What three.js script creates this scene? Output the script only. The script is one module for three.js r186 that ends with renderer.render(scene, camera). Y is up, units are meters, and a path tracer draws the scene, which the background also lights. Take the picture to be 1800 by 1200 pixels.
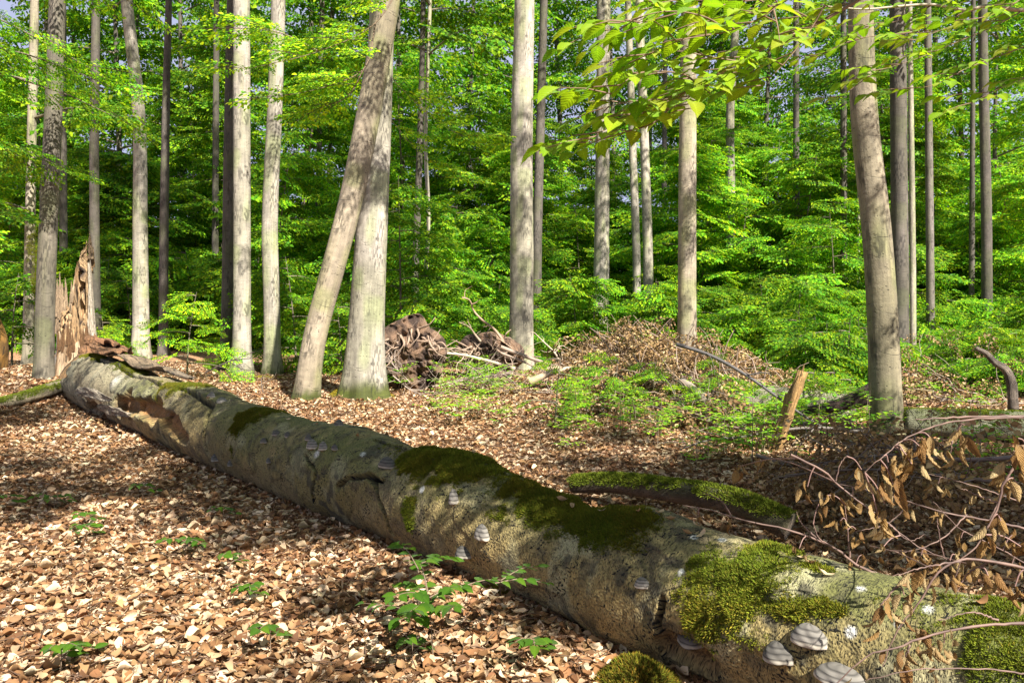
import * as THREE from 'three';
import { mergeGeometries } from 'three/addons/utils/BufferGeometryUtils.js';

// ------------------------------------------------------------------ camera, sky, sun, exposure
const scene = new THREE.Scene();
const F = 1412, TILT = -Math.atan(70 / F), EYE = new THREE.Vector3(0, 1.6, 0);
const camera = new THREE.PerspectiveCamera(2 * Math.atan(600 / F) * 180 / Math.PI, 1.5, 0.05, 400);
camera.position.copy(EYE); camera.rotation.x = TILT;
const renderer = new THREE.WebGLRenderer({ antialias: true });
renderer.toneMapping = THREE.LinearToneMapping;
renderer.toneMappingExposure = 2.9;
renderer.shadowMap.enabled = true;
const SUN = new THREE.Vector3(0.40, 0.69, 0.61).normalize();
{
  const W = 512, H = 256, d = new Float32Array(W * H * 4), v = new THREE.Vector3();
  for (let j = 0; j < H; j++) for (let i = 0; i < W; i++) {
    const el = ((j + 0.5) / H - 0.5) * Math.PI, az = ((i + 0.5) / W - 0.5) * 2 * Math.PI;
    v.set(Math.cos(az) * Math.cos(el), Math.sin(el), Math.sin(az) * Math.cos(el));
    const t = Math.pow(Math.max(0, Math.sin(el)), 0.55), g = Math.pow(Math.max(0, v.dot(SUN)), 10) * 0.5;
    const c = el < 0 ? [0.16, 0.15, 0.12] : [0.22 - 0.06 * t + g * 0.5, 0.235 - 0.055 * t + g * 0.48, 0.36 - 0.13 * t + g * 0.4];
    d.set([...c, 1], (j * W + i) * 4);
  }
  const sky = new THREE.DataTexture(d, W, H, THREE.RGBAFormat, THREE.FloatType);
  sky.mapping = THREE.EquirectangularReflectionMapping; sky.magFilter = sky.minFilter = THREE.LinearFilter; sky.needsUpdate = true;
  scene.background = sky; scene.environment = sky;
}
const sun = new THREE.DirectionalLight(new THREE.Color(1, 0.94, 0.84), 5);
sun.position.copy(SUN).multiplyScalar(60).add(new THREE.Vector3(0, 0, -14)); sun.target.position.set(0, 0, -14);
sun.castShadow = true; sun.shadow.mapSize.set(4096, 4096);
Object.assign(sun.shadow.camera, { left: -40, right: 40, top: 40, bottom: -40, near: 1, far: 160 });
scene.add(sun, sun.target);

// ------------------------------------------------------------------ helpers
const V = (x, y, z) => new THREE.Vector3(x, y, z);
function rng(seed) { let a = seed * 2654435761 >>> 0; return () => { a = (a + 0x6d2b79f5) | 0; let t = Math.imul(a ^ (a >>> 15), 1 | a); t = (t + Math.imul(t ^ (t >>> 7), 61 | t)) ^ t; return ((t ^ (t >>> 14)) >>> 0) / 4294967296; }; }
const clamp = (x, a = 0, b = 1) => Math.min(b, Math.max(a, x)), lerp = (a, b, t) => a + (b - a) * t;
const smooth = (a, b, x) => { const t = clamp((x - a) / (b - a)); return t * t * (3 - 2 * t); };
const mix3 = (a, b, t) => [lerp(a[0], b[0], t), lerp(a[1], b[1], t), lerp(a[2], b[2], t)];
const hash = (x, y, z) => { let h = Math.imul(x, 374761393) ^ Math.imul(y, 668265263) ^ Math.imul(z, 2147483647 - 1274126177); h = Math.imul(h ^ (h >>> 13), 1274126177); h = Math.imul(h ^ (h >>> 15), 2246822519); return ((h ^ (h >>> 16)) >>> 0) / 4294967296; };
function noise(x, y, z = 0, per = 0) {   // value noise 0..1, optionally periodic in x and y
  const ix = Math.floor(x), iy = Math.floor(y), iz = Math.floor(z), fx = x - ix, fy = y - iy, fz = z - iz;
  const u = fx * fx * (3 - 2 * fx), v = fy * fy * (3 - 2 * fy), w = fz * fz * (3 - 2 * fz);
  const m = per ? (q) => ((q % per) + per) % per : (q) => q;
  const x0 = m(ix), x1 = m(ix + 1), y0 = m(iy), y1 = m(iy + 1);
  const a = lerp(lerp(hash(x0, y0, iz), hash(x1, y0, iz), u), lerp(hash(x0, y1, iz), hash(x1, y1, iz), u), v);
  if (fz === 0) return a;
  return lerp(a, lerp(lerp(hash(x0, y0, iz + 1), hash(x1, y0, iz + 1), u), lerp(hash(x0, y1, iz + 1), hash(x1, y1, iz + 1), u), v), w);
}
const fbm = (x, y, z = 0, o = 4) => { let s = 0, a = 0.5, n = 0; for (let i = 0; i < o; i++) { s += a * noise(x, y, z + i * 7.3); n += a; a *= 0.5; x *= 2.03; y *= 2.03; z *= 2.03; } return s / n; };
const used = new Map();
function numbered(n) { const k = used.get(n) ?? 0; used.set(n, k + 1); return k ? n + '_' + String(k).padStart(3, '0') : n; }
function tag(o, label, category, group) { o.userData.label = label; o.userData.category = category; if (group) o.userData.group = group; return o; }
function thing(name, label, category, p, group) { const o = new THREE.Group(); o.name = numbered(name); o.position.copy(p); scene.add(o); return tag(o, label, category, group); }
function part(parent, name, geo, mat, kind) { const m = new THREE.Mesh(geo, mat); m.name = name; m.castShadow = m.receiveShadow = true; if (kind) m.userData.kind = kind; parent.add(m); return m; }
const cosT = Math.cos(TILT), sinT = Math.sin(TILT);
function ray(px, py) { const y = (600 - py) / F, z = -1; return V((px - 900) / F, y * cosT - z * sinT, y * sinT + z * cosT); }
function at(px, py, d) { const r = ray(px, py); return r.multiplyScalar(d / -r.z).add(EYE); }     // the place seen at that pixel, d metres ahead
function groundY(x, z) {
  let y = (fbm(x * 0.5 + 9, z * 0.5, 1.5, 3) - 0.5) * 0.10;
  y += 0.30 * Math.exp(-((x + 7.6) ** 2 + (z + 13.4) ** 2) / 3.2);
  y += 0.25 * Math.exp(-((x + 9.2) ** 2 + (z + 14.5) ** 2) / 5);
  const far = smooth(-18, -40, z); y += far * (fbm(x * 0.06, z * 0.06, 4, 2) - 0.5) * 1.2;
  const nearLog = Math.exp(-Math.pow(logDist(x, z) / 0.8, 2)); return y * (1 - 0.8 * nearLog);
}
function logDist(x, z) { const ax = -6.3, az = -11.9, ux = 0.643, uz = 0.765; const t = clamp((x - ax) * ux + (z - az) * uz, 1, 14); return Math.hypot(x - ax - ux * t, z - az - uz * t); }
function gnd(px, py) { const r = ray(px, py); let t = (0 - EYE.y) / r.y; for (let i = 0; i < 6; i++) { const x = r.x * t, z = r.z * t; t = (groundY(x, z) - EYE.y) / r.y; } const p = r.multiplyScalar(t).add(EYE); p.y = groundY(p.x, p.z); return p; }
const onGround = (x, z, up = 0) => V(x, groundY(x, z) + up, z);
const UPV = V(0, 1, 0);

class MB {   // gathers triangles into one geometry
  constructor() { this.p = []; this.c = []; this.t = []; this.i = []; }
  vert(v, c = [1, 1, 1], u = 0, w = 0) { this.p.push(v.x, v.y, v.z); this.c.push(c[0], c[1], c[2]); this.t.push(u, w); return this.p.length / 3 - 1; }
  tri(a, b, c) { this.i.push(a, b, c); }
  quad(a, b, c, d) { this.i.push(a, b, c, a, c, d); }
  tube(pts, rad, seg, color = [1, 1, 1], o = {}) {   // rad: number[] or (t, theta, p) => r
    const n = pts.length, tan = (k) => pts[Math.min(n - 1, k + 1)].clone().sub(pts[Math.max(0, k - 1)]).normalize();
    let T = tan(0), N = Math.abs(T.y) > 0.9 ? V(0, 0, -1) : V(0, 1, 0); N.sub(T.clone().multiplyScalar(N.dot(T))).normalize();
    let len = 0; const rows = [];
    for (let k = 0; k < n; k++) {
      const T2 = tan(k); N.sub(T2.clone().multiplyScalar(N.dot(T2))).normalize(); const B = T2.clone().cross(N);
      if (k) len += pts[k].distanceTo(pts[k - 1]);
      const row = [];
      for (let j = 0; j <= seg; j++) {
        const th = (j % seg) / seg * 2 * Math.PI, r = typeof rad === 'function' ? rad(k / (n - 1), th, pts[k], len) : rad[k];
        const v = pts[k].clone().addScaledVector(N, Math.cos(th) * r).addScaledVector(B, Math.sin(th) * r);
        const cc = typeof color === 'function' ? color(k / (n - 1), th, v, len) : color;
        row.push(this.vert(v, cc, j / seg * (o.round ?? 2 * Math.PI * (typeof rad === 'function' ? 0.2 : rad[0])) + (o.u0 ?? 0), len + (o.v0 ?? 0)));
      }
      rows.push(row);
    }
    for (let k = 0; k + 1 < n; k++) for (let j = 0; j < seg; j++) this.quad(rows[k][j], rows[k][j + 1], rows[k + 1][j + 1], rows[k + 1][j]);
    if (o.cap) for (const [k, flip] of [[0, 1], [n - 1, 0]]) { const c = this.vert(pts[k], o.capColor ?? [0.5, 0.4, 0.3], 0, len); for (let j = 0; j < seg; j++) flip ? this.tri(c, rows[k][j + 1], rows[k][j]) : this.tri(c, rows[k][j], rows[k][j + 1]); }
    this.rows = rows; (this.seams ??= []).push(rows);
    return this;
  }
  geo(base) {
    const g = new THREE.BufferGeometry(), p = new Float32Array(this.p);
    if (base) for (let i = 0; i < p.length; i += 3) { p[i] -= base.x; p[i + 1] -= base.y; p[i + 2] -= base.z; }
    g.setAttribute('position', new THREE.BufferAttribute(p, 3)); g.setAttribute('color', new THREE.BufferAttribute(new Float32Array(this.c), 3));
    g.setAttribute('uv', new THREE.BufferAttribute(new Float32Array(this.t), 2)); g.setIndex(this.i); g.computeVertexNormals();
    const N = g.attributes.normal;
    for (const rows of this.seams ?? []) for (const r of rows) { const a = r[0], b = r[r.length - 1], v = V(N.getX(a) + N.getX(b), N.getY(a) + N.getY(b), N.getZ(a) + N.getZ(b)).normalize(); N.setXYZ(a, v.x, v.y, v.z); N.setXYZ(b, v.x, v.y, v.z); }
    return g;
  }
}
const spline = (pts, n) => new THREE.CatmullRomCurve3(pts, false, 'centripetal').getPoints(n);
// a leaf from p along dir; side is its width direction. detail 0: two folded triangles, 1: rows with a wavy edge
function addLeaf(m, p, dir, side, len, wid, fold, droop, col, detail) {
  const nrm = side.clone().cross(dir).normalize();
  const P = (a, s, h) => p.clone().addScaledVector(dir, a * len).addScaledVector(side, s * wid).addScaledVector(nrm, h * len - droop * a * a * len);
  if (!detail) {
    const a = m.vert(P(0, 0, 0), col), b = m.vert(P(0.48, -0.5, fold), col), c = m.vert(P(1, 0, 0), col), d = m.vert(P(0.48, 0.5, fold), col);
    m.tri(a, b, c); m.tri(a, c, d); return;
  }
  const R = detail > 1 ? [[0.1, 0.36], [0.22, 0.74], [0.36, 0.97], [0.5, 0.98], [0.64, 0.86], [0.78, 0.60], [0.9, 0.28]] : [[0.15, 0.6], [0.42, 1], [0.75, 0.68]];
  const mid = col.map((x) => x * 1.25), a = m.vert(P(0, 0, 0), mid, 0.5, 0); let prev = null;
  R.forEach(([t, w], k) => {
    const wv = detail > 1 ? (k % 2 ? 0.012 : -0.012) : 0, L = m.vert(P(t, -0.5 * w, fold * w + wv), col, 0.5 - 0.5 * w, t), M = m.vert(P(t, 0, 0), mid, 0.5, t), Q = m.vert(P(t, 0.5 * w, fold * w - wv), col, 0.5 + 0.5 * w, t);
    if (!prev) { m.tri(a, L, M); m.tri(a, M, Q); } else { m.quad(prev[0], L, M, prev[1]); m.quad(prev[1], M, Q, prev[2]); }
    prev = [L, M, Q];
  });
  const e = m.vert(P(1.02, 0, -0.02), col, 0.5, 1); m.tri(prev[0], e, prev[1]); m.tri(prev[1], e, prev[2]);
}
const GREENS = [[0.100, 0.285, 0.009], [0.175, 0.365, 0.007], [0.270, 0.430, 0.008], [0.062, 0.215, 0.012]];
const DEAD = [[0.46, 0.32, 0.16], [0.38, 0.25, 0.11], [0.58, 0.43, 0.25], [0.28, 0.18, 0.085]];
// a flat beech spray along +x with side twigs and alternate leaves
function sprayGeo({ L = 1.1, leaf = 0.075, seed = 1, detail = 0, pal = GREENS, messy = 0.6, droop = 0.16, gap = 0.62, twig = 0.004 }) {
  const r = rng(seed), m = new MB(), brown = [0.07, 0.05, 0.03];
  const line = (p0, d0, len, lev) => {
    const n = Math.max(2, Math.round(len / (leaf * gap))), d = d0.clone(); let p = p0.clone(); const pts = [p.clone()];
    for (let k = 0; k < n; k++) {
      d.y -= droop * len / n * (0.6 + r()); d.normalize(); p = p.clone().addScaledVector(d, len / n); pts.push(p.clone());
      const s = k % 2 ? 1 : -1, sd = d.clone().cross(UPV).normalize();
      if (lev === 0 && k < n - 2) { const f = Math.sin(Math.PI * Math.pow((k + 1) / n, 0.6)); line(p, d.clone().multiplyScalar(0.75).addScaledVector(sd, s * (0.7 + 0.3 * r())).add(V(0, (r() - 0.5) * 0.25, 0)).normalize(), len * 0.52 * f * (0.7 + 0.5 * r()), 1); }
      else {
        const ld = d.clone().addScaledVector(sd, s * (k === n - 1 ? 0.15 : 0.95)).add(V(0, (r() - 0.55) * messy, 0)).normalize();
        const ls = ld.clone().cross(UPV).normalize().applyAxisAngle(ld, (r() - 0.5) * 2 * messy * 1.3);
        const kc = 0.78 + 0.44 * r(), c = pal[Math.floor(r() * pal.length)].map((x) => x * kc * (0.95 + 0.1 * r())), z = 0.7 + 0.5 * r();
        addLeaf(m, p, ld, ls, leaf * z, leaf * z * 0.62, 0.05 + 0.10 * r(), 0.08 + 0.2 * r(), c, detail);
      }
    }
    if (twig && len > leaf) m.tube([pts[0], pts[pts.length >> 1], pts[pts.length - 1]], [twig * (lev ? 0.6 : 1.3), twig * (lev ? 0.5 : 1), twig * 0.3], 3, brown);
  };
  line(V(0, 0, 0), V(1, 0.08, 0).normalize(), L, 0);
  return m.geo();
}
const leafMat = (o = {}) => new THREE.MeshPhysicalMaterial({ color: 0xffffff, vertexColors: true, roughness: 1, transmission: 0.5, thickness: 0, specularIntensity: 0.12, clearcoat: 0.14, clearcoatRoughness: 0.36, side: THREE.DoubleSide, ...o });
const M = { leaf: leafMat(), near: leafMat({ clearcoat: 0.35, clearcoatRoughness: 0.35, transmission: 0.5 }), dead: leafMat({ transmission: 0.2, clearcoat: 0.03, specularIntensity: 0.12, clearcoatRoughness: 0.5 }), moss: leafMat({ transmission: 0.2, clearcoat: 0 }) };
class Copies {   // gathers placements of one geometry
  constructor() { this.m = []; this.c = []; }
  add(p, x, y, z, s, c = [1, 1, 1]) { const k = new THREE.Matrix4().makeBasis(x.clone().multiplyScalar(s), y.clone().multiplyScalar(s), z.clone().multiplyScalar(s)); k.setPosition(p); this.m.push(k); this.c.push(c); }
  spray(p, az, pitch, roll, s, c) {   // local +x points to azimuth az, pitched up
    const x = V(Math.cos(az) * Math.cos(pitch), Math.sin(pitch), Math.sin(az) * Math.cos(pitch)), z = x.clone().cross(UPV).normalize().applyAxisAngle(x, roll), y = z.clone().cross(x).normalize();
    this.add(p, x, y, z, s, c);
  }
  build(parent, name, geo, mat, kind = 'stuff') {
    const o = new THREE.InstancedMesh(geo, mat, this.m.length), c = new THREE.Color(), inv = new THREE.Matrix4().makeTranslation(-parent.position.x, -parent.position.y, -parent.position.z), t = new THREE.Matrix4();
    this.m.forEach((k, i) => { o.setMatrixAt(i, parent === scene ? k : t.multiplyMatrices(inv, k)); o.setColorAt(i, c.setRGB(...this.c[i])); });
    o.name = name; o.castShadow = o.receiveShadow = true; if (kind) o.userData.kind = kind; parent.add(o); return o;
  }
}
class Sprays {   // sprays spread over several variants
  constructor(kinds) { this.kinds = kinds; this.sets = kinds.map(() => new Copies()); }
  spray(r, ...a) { this.sets[Math.floor(r() * this.kinds.length)].spray(...a); }
  build(parent, name, mat) { this.sets.forEach((s, i) => s.m.length && s.build(parent, name, this.kinds[i], mat)); }
}
const SPRAY = [1, 2, 3].map((s) => sprayGeo({ seed: s, L: 1.2, leaf: 0.115, gap: 0.55 }));              // 12-30 m away
const SPRAY_NEAR = [4, 5].map((s) => sprayGeo({ seed: s, L: 0.95, leaf: 0.072, detail: 1, gap: 0.62 }));
const SPRAY_FAR = [6, 7, 8].map((s) => sprayGeo({ seed: s, L: 1.9, leaf: 0.22, gap: 0.55, messy: 0.8, twig: 0 }));
const SPRAY_DEAD = [9, 10].map((s) => sprayGeo({ seed: s, L: 0.8, leaf: 0.08, pal: DEAD, messy: 1.6, gap: 0.8, droop: 0.9, detail: 1 }));

// ------------------------------------------------------------------ textures
function texture(w, h, fn, srgb) {
  const d = new Uint8Array(w * h * 4);
  for (let j = 0; j < h; j++) for (let i = 0; i < w; i++) { const c = fn(i / w, j / h); for (let k = 0; k < 3; k++) d[(j * w + i) * 4 + k] = clamp(c[k]) * 255; d[(j * w + i) * 4 + 3] = 255; }
  const t = new THREE.DataTexture(d, w, h); t.wrapS = t.wrapT = THREE.RepeatWrapping; t.magFilter = THREE.LinearFilter; t.minFilter = THREE.LinearMipmapLinearFilter; if (srgb) t.colorSpace = THREE.SRGBColorSpace; t.needsUpdate = true; return t;
}
const pn = (u, v, fx, fy, z) => { // periodic noise on the unit square with fx by fy cells
  const x = u * fx, y = v * fy, ix = Math.floor(x), iy = Math.floor(y), a = x - ix, b = y - iy, p = a * a * (3 - 2 * a), q = b * b * (3 - 2 * b), X = (ix + 1) % fx, Y = (iy + 1) % fy;
  return lerp(lerp(hash(ix, iy, z), hash(X, iy, z), p), lerp(hash(ix, Y, z), hash(X, Y, z), p), q);
};
// smooth grey beech bark: faint vertical streaks, level scars and small dark lenticels. 1 m x 2 m.
const scars = []; { const r = rng(77); for (let k = 0; k < 190; k++) scars.push([r(), r(), 0.006 + 0.03 * r() * r(), 0.0012 + 0.002 * r(), (r() - 0.5) * 0.3, 0.25 + 0.55 * r()]); for (let k = 0; k < 9; k++) scars.push([r(), r(), 0.10 + 0.16 * r(), 0.0016, (r() - 0.5) * 0.06, 0.55]); }
function barkHeight(u, v) {
  let dark = 0;
  for (const [a, b, w, h, sl, k] of scars) { let du = u - a; du -= Math.round(du); if (Math.abs(du) > w) continue; let dv = v - b - sl * du * 0.5 - 0.6 * (du * du) / w * 0.3; dv -= Math.round(dv); if (Math.abs(dv) > h * 3) continue; dark = Math.max(dark, k * (1 - Math.abs(du) / w) * Math.exp(-((dv / h) ** 2))); }
  return dark;
}
const barkData = (() => { const w = 512, h = 1024, a = new Float32Array(w * h); for (let j = 0; j < h; j++) for (let i = 0; i < w; i++) a[j * w + i] = barkHeight(i / w, j / h); return (u, v) => a[Math.min(h - 1, Math.floor(v * h)) * w + Math.min(w - 1, Math.floor(u * w))]; })();
const barkColor = texture(512, 1024, (u, v) => {
  const s = pn(u, v, 40, 6, 1) * 0.5 + pn(u, v, 90, 14, 2) * 0.3 + pn(u, v, 16, 60, 3) * 0.3, b = pn(u, v, 5, 6, 4) * 0.6 + pn(u, v, 12, 16, 5) * 0.4, f = pn(u, v, 200, 300, 6);
  const dots = smooth(0.86, 0.97, pn(u, v, 90, 140, 8)) * 0.22;
  const k = (0.80 + 0.22 * (s - 0.5) + 0.24 * (b - 0.5) + 0.10 * (f - 0.5)) * (1 - 0.9 * barkData(u, v)) * (1 - dots) * (1 - 0.3 * smooth(0.55, 0.8, pn(u, v, 9, 7, 11)) * smooth(0.4, 0.7, pn(u, v, 60, 30, 12)));
  return mix3([k, k * 0.97, k * 0.92], [k * 0.98, k, k * 0.84], smooth(0.5, 0.8, pn(u, v, 4, 5, 9)));
}, true);
const barkBump = texture(512, 1024, (u, v) => { const k = 0.6 + 0.15 * (pn(u, v, 60, 14, 2) - 0.5) + 0.15 * (pn(u, v, 14, 70, 3) - 0.5) + 0.12 * (pn(u, v, 120, 200, 6) - 0.5) - 0.5 * barkData(u, v); return [k, k, k]; });
for (const t of [barkColor, barkBump]) t.repeat.set(1, 0.5);
M.bark = new THREE.MeshStandardMaterial({ map: barkColor, bumpMap: barkBump, bumpScale: 0.012, vertexColors: true, roughness: 0.85 });
// old log bark: rough cross-grain with pits. 0.6 m square.
const logTex = (u, v) => {
  const warp = (pn(u, v, 6, 6, 21) - 0.5) * 0.06, a = pn(u, v + warp + 4, 30, 64, 22), b = pn(u, v + warp * 0.6 + 4, 70, 130, 23), c = pn(u, v, 60, 60, 24), g = pn(u, v, 9, 9, 25);
  const crack = smooth(0.64, 0.86, a) * 0.34 * smooth(0.35, 0.6, g) + smooth(0.62, 0.84, b) * 0.36, pit = smooth(0.74, 0.86, pn(u, v, 56, 60, 26)) * smooth(0.4, 0.7, pn(u, v, 7, 8, 27));
  return { h: 0.75 - 0.6 * crack - 0.55 * pit + 0.25 * (c - 0.5) + 0.3 * (g - 0.5), k: 1.04 - 1.0 * crack - 0.85 * pit + 0.35 * (c - 0.5) + 0.12 * (g - 0.5) };
};
const logColor = texture(1024, 1024, (u, v) => { const k = 0.95 * logTex(u, v).k; return [k, k, k]; }, true), logBump = texture(1024, 1024, (u, v) => { const h = logTex(u, v).h; return [h, h, h]; });
for (const t of [logColor, logBump]) t.repeat.set(1 / 0.6, 1 / 0.6);
M.log = new THREE.MeshStandardMaterial({ map: logColor, bumpMap: logBump, bumpScale: 0.018, vertexColors: true, roughness: 0.92 });
// torn wood: fibres along v. 0.4 m square
const fibre = (u, v) => 0.5 * pn(u, v, 60, 5, 31) + 0.35 * pn(u, v, 130, 11, 32) + 0.15 * pn(u, v, 90, 90, 33);
const woodColor = texture(512, 512, (u, v) => { const k = 0.55 + 0.5 * fibre(u, v) - 0.35 * smooth(0.66, 0.8, pn(u, v, 30, 6, 34)); return [k, k * 0.97, k * 0.93]; }, true), woodBump = texture(512, 512, (u, v) => { const h = fibre(u, v); return [h, h, h]; });
for (const t of [woodColor, woodBump]) t.repeat.set(2.5, 2.5);
M.wood = new THREE.MeshStandardMaterial({ map: woodColor, bumpMap: woodBump, bumpScale: 0.02, vertexColors: true, roughness: 0.9 });
M.plain = new THREE.MeshStandardMaterial({ vertexColors: true, roughness: 0.85 });
const soilColor = texture(1024, 1024, (u, v) => { const a = pn(u, v, 70, 90, 41), b = pn(u, v, 120, 110, 42), c = pn(u, v, 8, 8, 43), k = 0.30 + 0.5 * a * b + 0.12 * c + 0.3 * smooth(0.7, 0.8, pn(u, v, 90, 70, 44)); return [k * 1.12, k * 0.84, k * 0.6]; }, true);
const soilBump = texture(1024, 1024, (u, v) => { const h = 0.5 * pn(u, v, 70, 90, 41) + 0.5 * pn(u, v, 120, 110, 42); return [h, h, h]; });
for (const t of [soilColor, soilBump]) t.repeat.set(0.5, 0.5);
M.soil = new THREE.MeshStandardMaterial({ map: soilColor, bumpMap: soilBump, bumpScale: 0.03, roughness: 1 });
M.earth = new THREE.MeshStandardMaterial({ bumpMap: (() => { const t = soilBump.clone(); t.repeat.set(2, 2); t.needsUpdate = true; return t; })(), bumpScale: 0.05, vertexColors: true, roughness: 1 });

// ------------------------------------------------------------------ the forest floor
const floor = (() => {
  const xs = [], zs = [];
  for (let x = -110; x <= 110;) { xs.push(x); x += Math.abs(x + 1) < 12 ? 0.16 : 0.16 + (Math.abs(x + 1) - 12) * 0.12; }
  for (let z = 12; z >= -170;) { zs.push(z); z -= z > -18 ? 0.16 : 0.16 + (-18 - z) * 0.08; }
  const m = new MB(); for (const z of zs) for (const x of xs) m.vert(onGround(x, z), [1, 1, 1], x, z);
  for (let j = 0; j + 1 < zs.length; j++) for (let i = 0; i + 1 < xs.length; i++) { const a = j * xs.length + i, b = a + xs.length; m.quad(a, a + 1, b + 1, b); }
  const g = m.geo(); const o = new THREE.Mesh(g, M.soil); o.name = 'forest_floor'; o.userData = { kind: 'structure', label: 'brown forest floor under dry beech leaves', category: 'ground' }; o.receiveShadow = true; scene.add(o); return o;
})();
// dry leaves: patches of loose leaves, turned and laid over each other
const LITTER = [[0.44, 0.30, 0.175], [0.34, 0.20, 0.10], [0.52, 0.385, 0.245], [0.24, 0.125, 0.056], [0.60, 0.475, 0.33], [0.29, 0.165, 0.08], [0.13, 0.07, 0.036], [0.18, 0.092, 0.042]];
function deadLeaf(m, p, az, tilt, roll, len, curl, cup, col, rows = 3) {   // a curled dry leaf lying about p
  const d = V(Math.cos(az) * Math.cos(tilt), Math.sin(tilt), Math.sin(az) * Math.cos(tilt)), s = d.clone().cross(UPV).normalize().applyAxisAngle(d, roll), n = s.clone().cross(d).normalize();
  const w = len * (0.48 + 0.14 * hash(Math.round(az * 99), 1, 1)), prof = rows > 3 ? [[0.12, 0.55], [0.28, 0.92], [0.48, 1], [0.68, 0.8], [0.87, 0.4]] : [[0.2, 0.72], [0.5, 1], [0.8, 0.58]];
  const P = (t, q, k) => p.clone().addScaledVector(d, (t - 0.5) * len).addScaledVector(s, q * w * 0.5).addScaledVector(n, curl * (t - 0.5) ** 2 * len * 2 + cup * q * q * len * 0.5 + k * len);
  const a = m.vert(P(0, 0, 0), col, 0.5, 0); let prev = null;
  prof.forEach(([t, q], k) => {
    const z = rows > 3 ? (hash(k, Math.round(len * 9e4), 3) - 0.5) * 0.10 : 0, r = [m.vert(P(t, -q, z), col, 0.5 - q / 2, t), m.vert(P(t, 0, 0), col, 0.5, t), m.vert(P(t, q, -z), col, 0.5 + q / 2, t)];
    if (!prev) { m.tri(a, r[0], r[1]); m.tri(a, r[1], r[2]); } else { m.quad(prev[0], r[0], r[1], prev[1]); m.quad(prev[1], r[1], r[2], prev[2]); }
    prev = r;
  });
  const e = m.vert(P(1, 0, 0), col, 0.5, 1); m.tri(prev[0], e, prev[1]); m.tri(prev[1], e, prev[2]);
}
const litterKinds = [0, 1, 2, 3, 4].map((k) => {
  const r = rng(300 + k), m = new MB();
  for (let i = 0; i < 300; i++) {
    const a = r() * 6.283, q = Math.sqrt(r()) * 0.36, kc = 0.7 + 0.55 * r(), c = LITTER[Math.floor(Math.pow(r(), 1.1) * LITTER.length)].map((x) => x * kc * (0.96 + 0.08 * r()));
    deadLeaf(m, V(Math.cos(a) * q, 0.006 + 0.05 * r() * r(), Math.sin(a) * q), r() * 6.283, (r() - 0.5) * (r() < 0.18 ? 1.8 : 0.36), (r() - 0.5) * (r() < 0.18 ? 2.6 : 0.5), 0.042 + 0.04 * r(), (r() - 0.3) * 0.9, (r() - 0.3) * (r() < 0.3 ? 1.8 : 0.8), c, 5);
  }
  for (let i = 0; i < 7; i++) { const a = r() * 6.283, q = r() * 0.3, p = V(Math.cos(a) * q, 0.045 + 0.02 * r(), Math.sin(a) * q), b = r() * 6.283, L = 0.05 + 0.16 * r() * r(), e = p.clone().add(V(Math.cos(b) * L, (r() - 0.5) * 0.03, Math.sin(b) * L)); m.tube([p, p.clone().lerp(e, 0.5).add(V(0, 0.008, 0)), e], [0.0026, 0.0022, 0.0012], 4, [0.14, 0.09, 0.06]); }
  return m.geo();
});
{
  const r = rng(55), sets = litterKinds.map(() => new Copies());
  const put = (x, z, s, c) => {
    const p = onGround(x, z), n = V(groundY(x - 0.15, z) - groundY(x + 0.15, z), 0.3, groundY(x, z - 0.15) - groundY(x, z + 0.15)).normalize();
    const a = r() * 6.283, t = V(Math.cos(a), 0, Math.sin(a)); t.addScaledVector(n, -t.dot(n)).normalize();
    sets[Math.floor(r() * sets.length)].add(p, t, n, t.clone().cross(n), s, c);
  };
  for (let z = 0.5; z > -21; z -= z > -9 ? 0.24 : 0.34) for (let x = -0.72 * Math.abs(z) - 2; x < 0.72 * Math.abs(z) + 2; x += z > -9 ? 0.26 : 0.36) {
    const k = 0.85 + 0.3 * r(); put(x + (r() - 0.5) * 0.25, z + (r() - 0.5) * 0.25, z > -9 ? 0.95 + 0.2 * r() : 1.1 + 0.25 * r(), [k, k * (0.96 + 0.06 * r()), k]);
  }
  const g = new THREE.Group(); g.name = 'leaf_litter'; g.userData = { kind: 'stuff', label: 'dry brown beech leaves strewn all over the forest floor', category: 'leaf litter' }; scene.add(g);
  sets.forEach((s) => s.build(g, 'leaf_litter', litterKinds[0 + sets.indexOf(s)], M.dead));
  // the leaves that show largest lie loose on top, each a piece of its own
  const kinds = [0, 1, 2, 3, 4, 5, 6, 7, 8, 9].map((k) => { const q = rng(900 + k), m = new MB(); deadLeaf(m, V(0, 0, 0), 0, 0, 0, 0.055 + 0.025 * q(), (q() - 0.3) * 1.3, (q() - 0.3) * 1.7, LITTER[k % 6], 5); return m.geo(); });
  for (let i = 0; i < 280; i++) {
    const z = -2.5 - 2.6 * Math.pow(r(), 1.2), x = lerp(-0.66 * -z, 0.45, r()); if (logDist(x, z) < 0.5) continue;
    const o = part(floor, 'dead_leaf', kinds[Math.floor(r() * 10)], M.dead); o.position.copy(onGround(x, z, 0.045 + 0.02 * r())); o.rotation.set((r() - 0.5) * 0.7, r() * 6.283, (r() - 0.5) * 0.7, 'YXZ');
  }
}

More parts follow.
